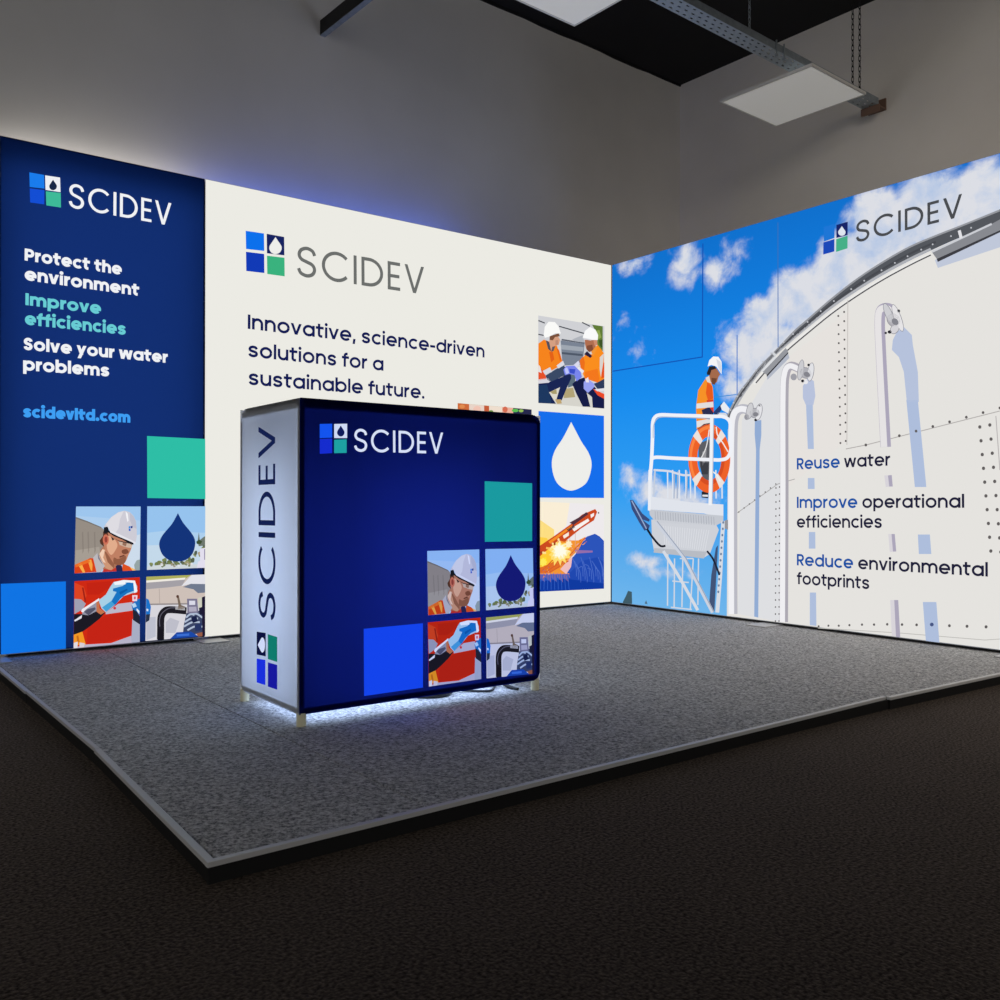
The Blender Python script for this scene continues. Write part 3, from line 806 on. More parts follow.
t = Print(BACK); t.poly([(147, 436), (205.2, 439), (205.4, 499), (147.3, 498)], (46, 190, 166)); t.build('colour_tile', navy, 'green square tile')
t = Print(BACK); t.poly([(0.8, 583.8), (65.8, 581.4), (65.8, 648.6), (1, 654.5)], (16, 116, 228)); t.build('colour_tile', navy, 'bright blue square tile')
worker_tile(BACK, T_WORK, navy, 'sky and concrete tank behind the worker')
glove_tile(BACK, T_GLOVE, navy); drop_tile(BACK, T_DROP, navy, DROP_NAVY); pipe_tile(BACK, T_PIPE, navy)

# ---- white wall graphics
logo(BACK, white, [[(245.6, 230.8), (263.9, 233.5), (264.2, 251), (246, 249)], [(266.6, 233.8), (284.1, 237), (284.3, 255.4), (266.9, 253.3)],
                   [(245.9, 251.8), (264.1, 254), (264.3, 273.1), (246.2, 271)], [(266.9, 255.7), (284.4, 257.8), (284.6, 276.4), (267.2, 274)]],
     [(12, 112, 236), (22, 34, 96), (18, 58, 182), (58, 178, 126)], (238, 238, 234), (275.4, 245.6, 12.4, 17))
t = Print(BACK); lettering(t, 'SCIDEV', (296.8, 275.6), (424.2, 294.6), 30.0, (108, 110, 108), .078); t.build('brand_lettering', white)
INKN = (20, 28, 84)
t = Print(BACK)
lettering(t, 'Innovative, science-driven', (247.6, 328.8), (484.4, 357.6), 14.4, INKN, .128)
lettering(t, 'solutions for a', (248, 356.6), (383.4, 370.8), 14.2, INKN, .128)
lettering(t, 'sustainable future.', (248.4, 384.6), (424.4, 398.8), 14.2, INKN, .128); t.build('slogan_lettering', white)

t = Print(BACK, lambda x, y: BACK.px(530 + x * .10494, 310 + y * .105))
bg = lambda pts, c, l=2, cu=False: t.poly(pts, c, l, cu)
bg([(78, 52), (708, 156), (705, 940), (78, 885)], (208, 209, 213), 1)
bg([(290, 290), (520, 322), (500, 520), (310, 530)], (122, 132, 148)); bg([(290, 330), (510, 355), (505, 395), (300, 375)], (160, 168, 178), 3); bg([(300, 400), (500, 420), (500, 440), (300, 420)], (78, 88, 104), 3)
bg([(300, 275), (520, 310), (520, 322), (300, 290)], (90, 96, 108), 3); bg([(400, 280), (500, 240), (520, 310), (430, 300)], (176, 180, 188), 3)
for a in ((78, 100, 140, 125), (275, 155, 520, 225), (495, 118, 570, 155), (78, 232, 130, 242)): t.line([(a[0], a[1]), (a[2], a[3])], 11, (74, 78, 86), 3)
bg([(590, 140), (692, 155), (692, 395), (640, 330), (640, 230)], (96, 124, 54)); bg([(620, 200), (660, 190), (680, 260), (650, 280)], (140, 164, 82), 3); bg([(655, 290), (690, 280), (690, 370), (665, 340)], (60, 84, 40), 3)
bg([(78, 800), (260, 720), (420, 700), (580, 800), (705, 800), (705, 940), (78, 885)], (214, 212, 204)); bg([(330, 750), (410, 740), (430, 830), (320, 840)], (178, 164, 120), 3)
bg([(180, 780), (270, 740), (260, 860), (230, 860)], (222, 218, 204), 3); bg([(190, 780), (250, 755), (255, 800), (215, 800)], (170, 158, 110), 4)
bg([(370, 600), (440, 600), (420, 720), (360, 740)], (92, 110, 126), 3)
wpic = t.build('picture_background', white, 'grey corrugated tank behind the two seated workers')
t = Print(BACK, t.T)
bg = lambda pts, c, l=5, cu=False: t.poly(pts, c, l, cu)
bg([(78, 700), (180, 685), (300, 640), (385, 590), (392, 650), (350, 740), (300, 862), (250, 852), (285, 735), (180, 785), (245, 893), (78, 886)], (26, 38, 84))
bg([(78, 720), (160, 710), (200, 860), (200, 888), (78, 886)], (30, 56, 96), 6)
bg([(78, 320), (130, 282), (180, 300), (255, 340), (300, 470), (320, 520), (250, 552), (140, 612), (78, 560)], (246, 132, 30), 6)
bg([(78, 530), (140, 600), (155, 660), (78, 672)], (230, 82, 42), 7); bg([(78, 520), (95, 540), (110, 600), (78, 590)], (232, 226, 224), 8); bg([(78, 660), (180, 650), (182, 692), (78, 702)], (216, 214, 222), 7)
bg([(180, 400), (215, 400), (230, 470), (200, 500)], (228, 98, 24), 7); bg([(250, 360), (275, 380), (300, 470), (285, 490)], (232, 104, 22), 7)
bg([(145, 625), (250, 560), (320, 530), (380, 600), (205, 680), (165, 670)], (58, 74, 102), 7); bg([(118, 582), (190, 545), (208, 590), (140, 614)], (216, 216, 224), 8); bg([(250, 530), (312, 483), (328, 520), (270, 558)], (220, 220, 228), 8)
bg([(185, 270), (260, 240), (285, 285), (272, 332), (225, 345), (195, 385), (178, 330)], (214, 160, 130), 7); bg([(185, 250), (270, 222), (283, 250), (235, 258), (215, 290), (185, 285)], (122, 80, 58), 8)
bg([(240, 290), (265, 285), (268, 330), (240, 335)], (190, 140, 118), 8); bg([(148, 288), (180, 305), (200, 395), (170, 372)], (82, 80, 92), 8); bg([(210, 350), (240, 345), (222, 390), (200, 400)], (100, 90, 96), 8)
bg([(128, 240), (138, 160), (175, 112), (235, 116), (268, 155), (292, 225), (238, 222), (180, 255), (140, 265)], (250, 250, 248), 9)
bg([(235, 852), (292, 852), (302, 890), (258, 895)], (192, 164, 112), 7)
t.build('worker_picture', wpic, 'seated person on the left in a white hard hat and orange jacket')
t = Print(BACK, t.T)
bg = lambda pts, c, l=9, cu=False: t.poly(pts, c, l, cu)
bg([(400, 705), (440, 668), (520, 640), (535, 780), (572, 922), (500, 920), (440, 800)], (22, 28, 70)); bg([(512, 765), (610, 730), (705, 830), (705, 938), (595, 930), (588, 830)], (22, 28, 72), 10)
bg([(480, 490), (520, 430), (600, 420), (640, 330), (700, 410), (705, 700), (640, 692), (520, 652), (478, 560)], (250, 142, 30), 10)
bg([(520, 590), (640, 560), (660, 660), (640, 692), (520, 650)], (244, 120, 30), 11); bg([(470, 480), (505, 440), (520, 500), (510, 600), (480, 560)], (238, 112, 28), 11); bg([(680, 520), (705, 500), (705, 645), (678, 650)], (230, 84, 32), 11)
bg([(662, 450), (700, 415), (692, 520), (672, 640), (660, 560)], (218, 212, 206), 12); bg([(395, 540), (458, 483), (472, 512), (432, 572)], (218, 218, 238), 11); bg([(440, 562), (462, 540), (512, 580), (500, 605)], (232, 232, 240), 12)
bg([(315, 570), (340, 535), (420, 530), (480, 590), (492, 640), (440, 680), (420, 620), (370, 610), (330, 622)], (122, 134, 236), 13); bg([(370, 560), (430, 565), (420, 610), (375, 600)], (60, 80, 200), 14); bg([(325, 560), (350, 545), (370, 600), (340, 612)], (190, 198, 250), 14)
bg([(508, 690), (540, 650), (612, 705), (602, 742), (548, 790), (508, 750)], (152, 162, 242), 13); bg([(525, 660), (550, 640), (560, 690), (530, 690)], (236, 228, 232), 14)
bg([(600, 702), (640, 690), (705, 655), (705, 752), (640, 752)], (46, 60, 92), 12); bg([(598, 752), (705, 800), (705, 848), (640, 812)], (236, 76, 40), 12); bg([(610, 755), (705, 745), (705, 770), (640, 775)], (226, 226, 232), 13)
bg([(518, 285), (632, 280), (622, 350), (592, 392), (560, 402), (532, 370), (522, 330)], (176, 110, 80), 11); bg([(540, 340), (590, 330), (600, 380), (560, 402), (535, 375)], (130, 76, 54), 12); bg([(600, 290), (635, 285), (640, 330), (615, 345)], (206, 140, 110), 12)
bg([(512, 422), (540, 392), (590, 440), (572, 458)], (40, 30, 62), 12); bg([(580, 400), (630, 340), (640, 360), (600, 440)], (244, 150, 50), 12)
bg([(498, 266), (520, 200), (568, 163), (620, 188), (646, 240), (642, 286), (580, 286)], (250, 250, 250), 13); bg([(500, 264), (580, 280), (580, 292), (505, 278)], (214, 214, 220), 14)
t.build('worker_picture', wpic, 'seated person on the right in a white hard hat and orange jacket')

t = Print(BACK); t.poly([(538.4, 411), (603.9, 415.8), (603.9, 498), (538.7, 497.6)], (22, 110, 236)); btile = t.build('colour_tile', white, 'bright blue square tile')
t = Print(BACK, lambda x, y: BACK.px(500 + x * .22, 400 + y * .22))
t.poly(spline([(323, 100), (368, 186), (402, 240), (416, 290), (405, 350), (380, 388), (325, 412), (276, 394), (246, 352), (235, 285), (250, 228), (286, 172), (323, 100)], 6), (238, 238, 234), 2); t.build('water_drop', btile, 'white water drop shape')

t = Print(BACK, lambda x, y: BACK.px(530 + x * .12, 490 + y * .12))
bg = lambda pts, c, l=2, cu=False: t.poly(pts, c, l, cu)
bg([(70, 96), (615, 122), (615, 822), (70, 848)], (238, 234, 236), 1); bg([(70, 96), (330, 108), (300, 300), (70, 480)], (250, 238, 214)); bg([(70, 240), (200, 330), (200, 480), (70, 500)], (253, 222, 130), 3); bg([(70, 390), (140, 400), (160, 440), (70, 480)], (254, 208, 70), 4)
bg([(70, 640), (200, 620), (330, 590), (385, 525), (432, 430), (472, 388), (540, 364), (580, 388), (615, 425), (615, 822), (70, 848)], (44, 84, 186), 5)
bg([(330, 690), (430, 590), (560, 560), (615, 600), (615, 822), (300, 835)], (32, 72, 176), 6); bg([(70, 760), (300, 740), (615, 780), (615, 822), (70, 848)], (16, 58, 160), 7)
for i in range(14):
    x = 350 + i * 18; t.line([(x, 560 + (i % 4) * 30), (min(x + 30, 606), 640 + (i % 3) * 25), (min(x + 36, 608), 720 + (i % 3) * 25)], 5, (78, 112, 202), 7, True)
for i in range(9): t.line([(90 + i * 28, 720), (84 + i * 30, 830)], 5, (50, 96, 196), 8)
bg([(70, 480), (250, 420), (400, 420), (460, 390), (400, 500), (330, 570), (250, 660), (330, 700), (70, 702)], (244, 150, 52), 8); bg([(250, 660), (330, 570), (350, 560), (340, 640), (300, 700)], (240, 190, 190), 9)
bg([(70, 580), (200, 560), (300, 580), (240, 650), (150, 690), (70, 695)], (226, 110, 40), 9); bg([(70, 560), (200, 450), (310, 440), (290, 540), (150, 620), (70, 650)], (255, 202, 54), 10); bg([(70, 580), (130, 560), (140, 600), (70, 630)], (255, 226, 40), 11)
bg([(370, 500), (520, 505), (520, 520), (380, 530)], (150, 110, 170), 9)
for a in ((120, 690, 250, 600), (160, 690, 320, 590), (90, 680, 210, 560), (280, 600, 460, 395)): t.line([(a[0], a[1]), (a[2], a[3])], 8, (214, 96, 44), 11)
for x in (330, 375): t.line([(x, 340), (x, 470)], 4, (214, 168, 150), 9)
rq = random.Random(11)
def burst(x, y, r0, r1, n_, c, lay, sy=1.0):
    bg([(x + (r1 if i % 2 else r0) * rq.uniform(.8, 1.15) * cos(pi * i / n_), y + sy * (r1 if i % 2 else r0) * rq.uniform(.8, 1.15) * sin(pi * i / n_)) for i in range(2 * n_)], c, lay)
burst(240, 520, 105, 78, 13, (255, 222, 110), 12); burst(245, 510, 84, 60, 12, (255, 240, 176), 13); burst(246, 505, 62, 44, 11, (255, 252, 232), 14)
burst(318, 452, 34, 22, 8, (255, 240, 200), 13); burst(105, 600, 40, 24, 8, (255, 236, 90), 13)
for i in range(60):     # flying rock and sparks over the edge of the blast
    f_ = rq.random(); x = 80 + 370 * f_; y = 700 - 290 * f_ ** 1.3 + rq.uniform(-34, 40)
    ln_ = rq.uniform(10, 34); dx, dy = (x - 200) / 260, (y - 560) / 260
    t.line([(max(x, 74), y), (max(x + dx * ln_, 74), y + dy * ln_ - 4)], rq.uniform(3, 7), rq.choice([(238, 140, 60), (250, 190, 90), (196, 90, 60), (170, 110, 130), (226, 170, 170)]), 11)
for i in range(26): t.line([(80 + i * 9.5, 690 + (i % 3) * 8), (78 + i * 10, 730 + (i % 5) * 9)], 5, (150, 110, 150) if i % 2 else (96, 110, 190), 10)
bg([(70, 470), (200, 382), (350, 275), (430, 205), (540, 158), (556, 182), (530, 252), (420, 322), (285, 432), (235, 418), (70, 560)], (204, 74, 32), 15)
bg([(345, 318), (480, 238), (492, 258), (365, 345)], (250, 244, 240), 16); bg([(270, 380), (320, 350), (320, 380), (280, 405)], (250, 236, 220), 16); bg([(500, 205), (530, 190), (530, 215), (505, 235)], (250, 240, 238), 16)
bg([(325, 272), (415, 222), (465, 184), (484, 200), (360, 292)], (82, 50, 62), 16); bg([(300, 330), (360, 290), (372, 312), (320, 345)], (80, 50, 60), 16); bg([(150, 430), (345, 292), (352, 308), (165, 448)], (246, 140, 40), 16)
for i in range(10): t.oval(90 + i * 16, 520 - i * 12 + (i % 3) * 14, 9, 11, random.choice([(250, 190, 90), (150, 60, 30), (255, 226, 150)]), 17, 8)
t.oval(568, 190, 6, 8, (90, 90, 100), 16, 8)
t.build('blasting_picture', white, 'orange blast and drill boom over a blue hillside')

t = Print(BACK)
t.poly([(457.5, 403.0), (531.6, 409.4), (531.6, 495), (457.5, 492)], (206, 190, 160)); rr = random.Random(3)
for (x0, x1, c) in ((457.6, 469, (206, 106, 58)), (469, 484, (232, 212, 200)), (484, 489, (196, 92, 56)), (489, 502, (238, 222, 206)), (502, 513, (236, 176, 156)), (513, 531.5, (38, 40, 76))):
    y0 = 403.2 + (x0 - 457.5) * .0864; y1 = 403.2 + (x1 - 457.5) * .0864
    t.poly([(x0, y0), (x1, y1), (x1 + 1.5 if x1 < 530 else x1, y1 + 86), (x0 + 1.5, y0 + 86)], c, 2)
for i in range(46): t.oval(rr.uniform(461, 527), rr.uniform(420, 488), rr.uniform(2, 4), rr.uniform(2, 5), rr.choice([(110, 150, 70), (150, 190, 90), (222, 140, 90), (240, 206, 190), (196, 92, 56), (60, 90, 50)]), 3, 12)
for (x, y, rx, ry, c) in ((515, 410.5, 3.4, 1.7, (92, 190, 84)), (521, 410.8, 2.4, 1.5, (150, 190, 90)), (491, 411.5, 2.2, 1.4, (110, 150, 70)), (462, 406.5, 2.8, 2, (224, 140, 80)), (477, 409, 4, 3, (240, 196, 180)), (505, 409.5, 2.6, 3, (214, 110, 84))): t.oval(x, y, rx, ry, c, 3, 12)
t.build('blurred_plants_picture', white, 'strip of a picture showing above the counter')

# ---- sky and tank wall graphics (photo coordinates)
def edge(pts): return spline(pts, 6)


RIM_O = [(726, 418), (738, 395), (748, 382), (760, 367), (775, 352), (794, 332), (806, 321), (832, 298), (858, 278), (884, 261), (910, 246), (936, 235), (959, 226), (1001, 209)]
RIM_I = [(731, 420), (736, 407), (744, 394), (754, 380), (768, 363), (786, 346.5), (806, 329.5), (832, 308.5), (858, 290.5), (884, 274.5), (910, 260.5), (931, 250.5), (959, 238), (1001, 221)]
# the wall goes on past the frame of the photo: carry the rim to the panel's edge
Uend = 2.99
t = Print(RIGHT)
px = RIGHT.px
body_top = [px(*p) for p in edge(RIM_I)]
t.uv(body_top + [(Uend, px(1000, 221)[1] + .05), (Uend, .0042), (px(727, 560)[0], .0042), px(728, 430)], (229, 227, 223), 1)
t.poly([(742, 420), (770, 372), (787, 358), (781, 622), (738, 614)], (222, 223, 226), 2)
t.poly([(787, 358), (850, 310), (848, 440), (788, 487)], (230, 226, 222), 2)
for l_, wd, c in (([(848, 300), (847, 445)], .9, (200, 196, 192)), ([(733, 516), (778, 484), (795, 479)], .8, (172, 170, 170)), ([(846, 449), (866, 445), (1000, 411)], .9, (176, 172, 170)),
                  ([(996, 416), (1000, 470)], .9, (180, 176, 176)), ([(818, 628), (900, 633), (985, 640), (1000, 639)], .8, (190, 188, 184))):
    t.line(l_, wd, c, 3)
t.line([(756, 383), (769.5, 367.5), (787.5, 350.5), (807.5, 333.5), (833.5, 312.5), (859.5, 294.5), (885.5, 278.5), (911.5, 264.5), (931, 255)], 1.3, (80, 80, 84), 3, True)
t.line([(754, 384), (768, 367), (786, 350), (806, 333), (832, 312), (858, 294), (884, 278), (910, 264), (931, 254)], 2.4, (236, 235, 233), 2, True)
for q in ([(906.5, 400), (918, 400), (926.5, 487), (915, 487)], [(918, 534.5), (930, 534.5), (931.5, 554), (919, 554)], [(923, 602), (936.5, 602), (939.5, 642.5), (926, 640.8)],
          [(806, 400), (812.8, 400), (814, 449), (808, 449)], [(808, 478), (814.6, 478), (814.8, 489), (808, 489)], [(809, 532), (815.4, 532), (815.6, 548.6), (809, 548.6)], [(810, 592.5), (816.2, 592.5), (816.6, 626), (810, 625)]):
    t.poly(q, (174, 190, 220), 4)
t.poly([(897, 332), (904, 327), (912, 335), (913, 345), (918, 372), (919, 402), (907, 402), (904, 372), (899, 357), (892, 350), (893, 340)], (182, 194, 220), 4)
t.poly([(803, 386), (808, 378), (814, 381), (815.5, 396), (813.5, 405), (806, 405), (803, 398)], (184, 194, 220), 4)
t.poly([(755, 421), (761.5, 420), (761.5, 435), (759.8, 450), (759.3, 520), (758.4, 617.5), (754.4, 616.5), (755.4, 520), (756.2, 450), (754.8, 434)], (146, 172, 212), 4)
t.poly([(935, 260), (1001, 231), (1001, 247), (938, 268)], (192, 200, 218), 4); t.poly([(767, 372), (787.5, 350), (789.5, 358), (767.5, 380)], (178, 184, 198), 4)
tank = t.build('tank_picture', sky, 'riveted white steel tank with pale blue shadows')

t = Print(RIGHT)
o = [px(*p) for p in edge(RIM_O)]; i_ = [px(*p) for p in edge(RIM_I)]
t.uv(o + [(Uend, o[-1][1] + .045), (Uend, i_[-1][1] + .045)] + i_[::-1], (84, 87, 93), 5)
t.line([(727, 416.5), (739, 394), (749, 381), (761, 366), (776, 351), (795, 331), (807, 320.5), (833, 298), (859, 278), (885, 261), (911, 246.5), (937, 235.5), (960, 226.5), (1000, 210.5)], 1.8, (150, 152, 158), 6, True)
t.line([(735, 408), (744, 393), (754, 379), (768, 361.5), (786, 345), (806, 328), (832, 307), (858, 289), (884, 273), (910, 259), (931, 249)], 2.4, (176, 178, 184), 6, True)
t.line([(740, 397), (751, 381), (765, 364), (784, 345), (806, 326), (832, 304), (858, 285), (884, 268.5), (910, 254), (936, 242)], 2.2, (72, 74, 80), 6, True)
for k_ in range(22):
    P_ = edge(RIM_I)[int(k_ * 3.4) + 3]; t.oval(P_[0] - 2.2, P_[1] - 4.2, .9, .9, (190, 192, 198), 7, 8)
t.poly([(932, 252), (992, 224), (1001, 219), (1001, 230), (937, 259)], (136, 138, 144), 7); t.line([(932, 252), (992, 224)], 2, (204, 206, 212), 8); t.poly([(937, 259), (1001, 230), (1001, 232), (938, 262)], (60, 60, 66), 8)
t.poly([(763, 372), (786, 348), (788.5, 352), (767, 375)], (150, 152, 158), 7); t.line([(762, 371.5), (776, 357)], 2, (220, 222, 226), 8); t.poly([(767, 375), (788.5, 352), (788.5, 353.5), (767, 377)], (50, 50, 56), 8)
t.poly([(774, 352), (777, 355), (775.5, 357), (772.5, 354)], (210, 212, 216), 9); t.poly([(958, 231), (961, 230), (963, 238), (960, 239)], (226, 226, 230), 9)
t.build('tank_rim_picture', tank, 'dark grey curved rim of the tank')

t = Print(RIGHT)
RV = (98, 94, 94)
def dots(a, b, n, r_, lay=5):
    for k_ in range(n):
        f_ = k_ / (n - 1); t.oval(a[0] + (b[0] - a[0]) * f_, a[1] + (b[1] - a[1]) * f_, r_, r_ * 1.1, RV, lay, 8)
dots((776.2, 488), (775.6, 621), 20, .75); dots((779.8, 487), (779.2, 621), 20, .75)
dots((838.5, 316), (840.6, 443), 15, 1.0); dots((844.3, 312), (845.9, 441), 15, 1.0)
dots((739, 512), (776, 484), 8, .7); dots((866, 445), (1000, 408), 9, 1.4); dots((980, 427), (991, 551), 10, 1.7); dots((990, 425), (1001, 552), 10, 1.7)
[t.oval(760 + a_ * .28, 400 + b_ * .28, .8 + a_ / 1000, .9 + a_ / 1000, RV, 5, 8) for a_, b_ in ((210, 808), (245, 806), (282, 806), (320, 804), (365, 802), (408, 802), (455, 801), (508, 802), (560, 803), (677, 806), (740, 808), (808, 810))]; t.oval(932, 624.5, 2, 2, (70, 84, 130), 6, 8)
t.build('rivet_rows', tank, 'rows of small dark rivets')


def pipe_print(pts, wd, body, shade, flange, name='tank_pipe_picture'):
    global t
    t = Print(RIGHT)
    t.line(pts, wd, shade, 7, True)
    t.line([(x - wd * .16, y) for x, y in pts], wd * .62, body, 8, True)
    for (x, y, rx, ry, c, rot) in flange:
        if max(rx, ry) > 4: t.oval(x, y, rx + .6, ry + .6, (136, 136, 146), 9, 18, rot)
        t.oval(x, y, rx, ry, c, 10, 18, rot)
        if min(rx, ry) > 4: t.oval(x + rx * .2, y + ry * .3, rx * .55, ry * .5, (132, 132, 140), 11, 14, rot)
    return t


pipe_print([(733, 614), (732.8, 520), (733, 440), (735, 416), (742, 409), (752, 411)], 9.5, (240, 240, 244), (186, 186, 196),
           [(750, 411, 3, 8, (206, 206, 210), .2), (755, 413, 5, 4.5, (180, 180, 186), 0), (759, 412, 3, 8, (228, 228, 232), .2), (756, 420, 1.5, 1.3, (40, 40, 48), 0), (760, 405.5, 1.2, 1.1, (60, 60, 66), 0), (747, 417, 2.4, 3, (150, 150, 158), 0)]).build('tank_pipe_picture', tank, 'white pipe at the left edge of the tank')
pipe_print([(784, 622), (784.5, 500), (784.5, 400), (786, 374), (791, 366), (800, 369)], 8.5, (240, 239, 242), (172, 168, 178),
           [(801, 370, 2.6, 10, (204, 204, 208), .15), (806, 373, 6, 5, (176, 176, 182), .4), (811, 372, 2.8, 9, (226, 226, 230), .15), (803, 381, 1.7, 1.5, (40, 40, 46), 0), (809, 365, 1.4, 1.3, (50, 50, 56), 0), (794, 377, 3.2, 3.4, (160, 160, 168), 0), (806, 382, 2.4, 2.2, (232, 232, 236), 0)]).build('tank_pipe_picture', tank, 'white pipe left of the lettering')
pipe_print([(886, 447), (883.5, 400), (881, 350), (880, 322), (882, 310), (890, 309), (895, 318)], 10.5, (230, 227, 228), (172, 166, 186),
           [(889, 314, 3.2, 11, (206, 206, 210), -.4), (894, 320, 7, 6, (176, 174, 180), .8), (898, 318, 3.2, 14, (230, 228, 230), -.35), (899, 311, 1.5, 1.5, (50, 50, 56), 0), (890, 332, 2, 1.7, (40, 40, 46), 0), (895, 329, 3.6, 5, (214, 212, 216), .6), (886, 333, 1.3, 1.2, (60, 60, 66), 0)])
for q in ([(884.5, 475.5), (892, 475), (893, 486.5), (886, 487)], [(888.5, 534), (895, 534), (896.5, 551.5), (890, 552)], [(890.5, 600), (898.5, 600), (900.5, 637), (892, 635.6)]):
    t.poly(q, (216, 212, 218), 7); t.poly([((q[0][0] + q[1][0]) / 2, q[0][1]), q[1], q[2], ((q[3][0] + q[2][0]) / 2, q[2][1])], (172, 166, 186), 8)
t.build('tank_pipe_picture', tank, 'tallest pipe, with a round flange, right of centre on the tank')

# the walkway, ladder and worker on the tank
t = Print(RIGHT, lambda x, y: px(620 + x * .15, 470 + y * .15))
WH = (236, 238, 244)
t.poly([(193, 175), (470, 215), (690, 230), (690, 320), (560, 290), (193, 262)], (224, 228, 236), 3); t.poly([(195, 262), (690, 305), (690, 345), (640, 370), (240, 350), (200, 300)], (196, 200, 208), 4)
t.poly([(210, 330), (640, 360), (660, 400), (600, 560), (560, 585), (400, 560), (230, 550), (215, 470)], (206, 209, 216), 4); t.poly([(230, 520), (580, 545), (560, 590), (400, 570), (225, 550)], (184, 188, 196), 5)
for i in range(24): t.line([(235 + i * 17, 275 + i * 1.6), (238 + i * 17, 330 + i * 1.6)], 4, (168, 172, 182), 5)
for i in range(20): t.line([(290 + i * 16, 372 + i * 1.5), (300 + i * 14, 500 + i * 2)], 3, (226, 228, 234), 5)
t.line([(240, 345), (430, 585), (620, 950)], 24, (204, 210, 222), 6); t.line([(290, 540), (400, 720), (520, 935)], 20, (214, 219, 228), 6); t.line([(248, 340), (440, 585), (626, 945)], 6, (150, 160, 180), 7)
for l_ in ([(320, 560), (318, 905)], [(365, 590), (362, 915)], [(420, 590), (414, 915)], [(490, 590), (470, 930)], [(525, 590), (520, 900)], [(340, 915), (480, 930)], [(350, 740), (460, 750)], [(400, 590), (490, 590)]):
    t.line(l_, 9, (206, 214, 226), 5)
t.poly([(640, 520), (655, 500), (630, 950), (595, 900), (610, 700)], (66, 84, 120), 5); t.line([(690, 340), (680, 480), (670, 700), (650, 950)], 26, (214, 219, 228), 6)
for i in range(12): t.oval(690 - i * 3, 350 + i * 42, 7, 9, (110, 130, 160), 7, 8)
t.poly([(700, 335), (735, 330), (725, 400), (700, 390)], (150, 150, 156), 7)
t.poly([(68, 200), (88, 200), (150, 290), (200, 330), (195, 345), (150, 330), (200, 370), (195, 390), (165, 405), (130, 350), (80, 260)], (58, 76, 124), 7)
t.line([(80, 205), (180, 395)], 8, (150, 170, 206), 8)
t.line([(180, 390), (220, 450), (270, 505), (305, 505)], 14, (24, 28, 42), 8, True); t.line([(582, 540), (620, 590), (650, 660), (665, 700)], 13, (30, 36, 56), 8, True)
for x in (210, 318, 352, 396, 440, 470, 500, 640, 680): t.line([(x, 0), (x + 2, 190)], 9, (222, 228, 238), 5)
for x in (365, 386, 450): t.line([(x, 10), (x - 4, 190)], 7, (160, 174, 200), 5)
t.line([(225, 0), (330, 8), (370, 20), (430, 35), (500, 30)], 14, (214, 220, 232), 6, True)
t.line([(200, 0), (196, 270)], 18, WH, 6); t.line([(235, 0), (226, 175)], 10, (196, 206, 222), 6)
t.poly([(20, 880), (40, 840), (55, 805), (80, 812), (82, 885), (80, 893), (20, 888)], (64, 92, 104), 4); t.poly([(165, 890), (175, 868), (185, 895)], (84, 110, 130), 4)
walk = t.build('walkway_picture', sky, 'white steel ladder and grated landing on the side of the tank')

t = Print(RIGHT, lambda x, y: px(620 + x * .14, 340 + y * .14))
P = lambda pts, c, l=6, cu=False: t.poly(pts, c, l, cu)
P([(560, 740), (640, 710), (660, 780), (640, 900), (640, 1000), (600, 1000), (570, 900)], (92, 94, 100)); P([(590, 800), (620, 780), (615, 860), (590, 900)], (150, 150, 154), 7); P([(575, 870), (635, 880), (630, 960), (585, 960)], (60, 62, 68), 7)
t.line([(608, 990), (606, 1090)], 34, (70, 72, 78)); P([(585, 1085), (632, 1085), (632, 1130), (585, 1125)], (40, 40, 46), 7); P([(590, 1105), (630, 1105), (630, 1120), (590, 1118)], (226, 228, 232), 8)
P([(560, 360), (610, 280), (650, 300), (665, 340), (670, 420), (668, 520), (660, 610), (550, 640), (545, 480)], (246, 146, 40), 7); P([(625, 300), (660, 330), (668, 420), (630, 430), (615, 380)], (232, 92, 32), 8); P([(620, 430), (670, 425), (672, 520), (640, 520)], (216, 64, 40), 8)
P([(548, 455), (668, 440), (670, 480), (548, 490)], (226, 222, 222), 9); P([(548, 580), (650, 560), (660, 600), (550, 625)], (228, 224, 224), 9); P([(585, 500), (640, 478), (670, 520), (660, 570), (600, 560)], (44, 46, 80), 9)
P([(550, 640), (600, 600), (655, 590), (600, 625)], (60, 60, 70), 10); P([(670, 515), (730, 450), (745, 470), (705, 530), (680, 545)], (40, 60, 110), 9); P([(720, 470), (745, 440), (785, 490), (775, 525), (730, 500)], (232, 236, 242), 10); P([(700, 520), (760, 520), (770, 545), (690, 545)], (210, 216, 226), 9)
P([(612, 270), (650, 250), (655, 310), (625, 300)], (226, 214, 206), 8)
P([(640, 215), (690, 200), (718, 245), (705, 265), (695, 300), (668, 320), (650, 300), (640, 260)], (164, 106, 76), 9); P([(655, 270), (695, 275), (680, 320), (660, 315)], (112, 70, 50), 10); P([(622, 235), (640, 190), (680, 185), (690, 205), (655, 215), (645, 250), (625, 250)], (40, 36, 40), 10)
P([(628, 190), (640, 145), (668, 118), (705, 120), (728, 155), (730, 200), (728, 245), (712, 222), (690, 190), (655, 178)], (244, 245, 248), 11); P([(690, 135), (720, 155), (728, 200), (725, 235), (705, 200)], (214, 218, 228), 12)
t.build('worker_picture', walk, 'person in a white hard hat and orange jacket on the landing')

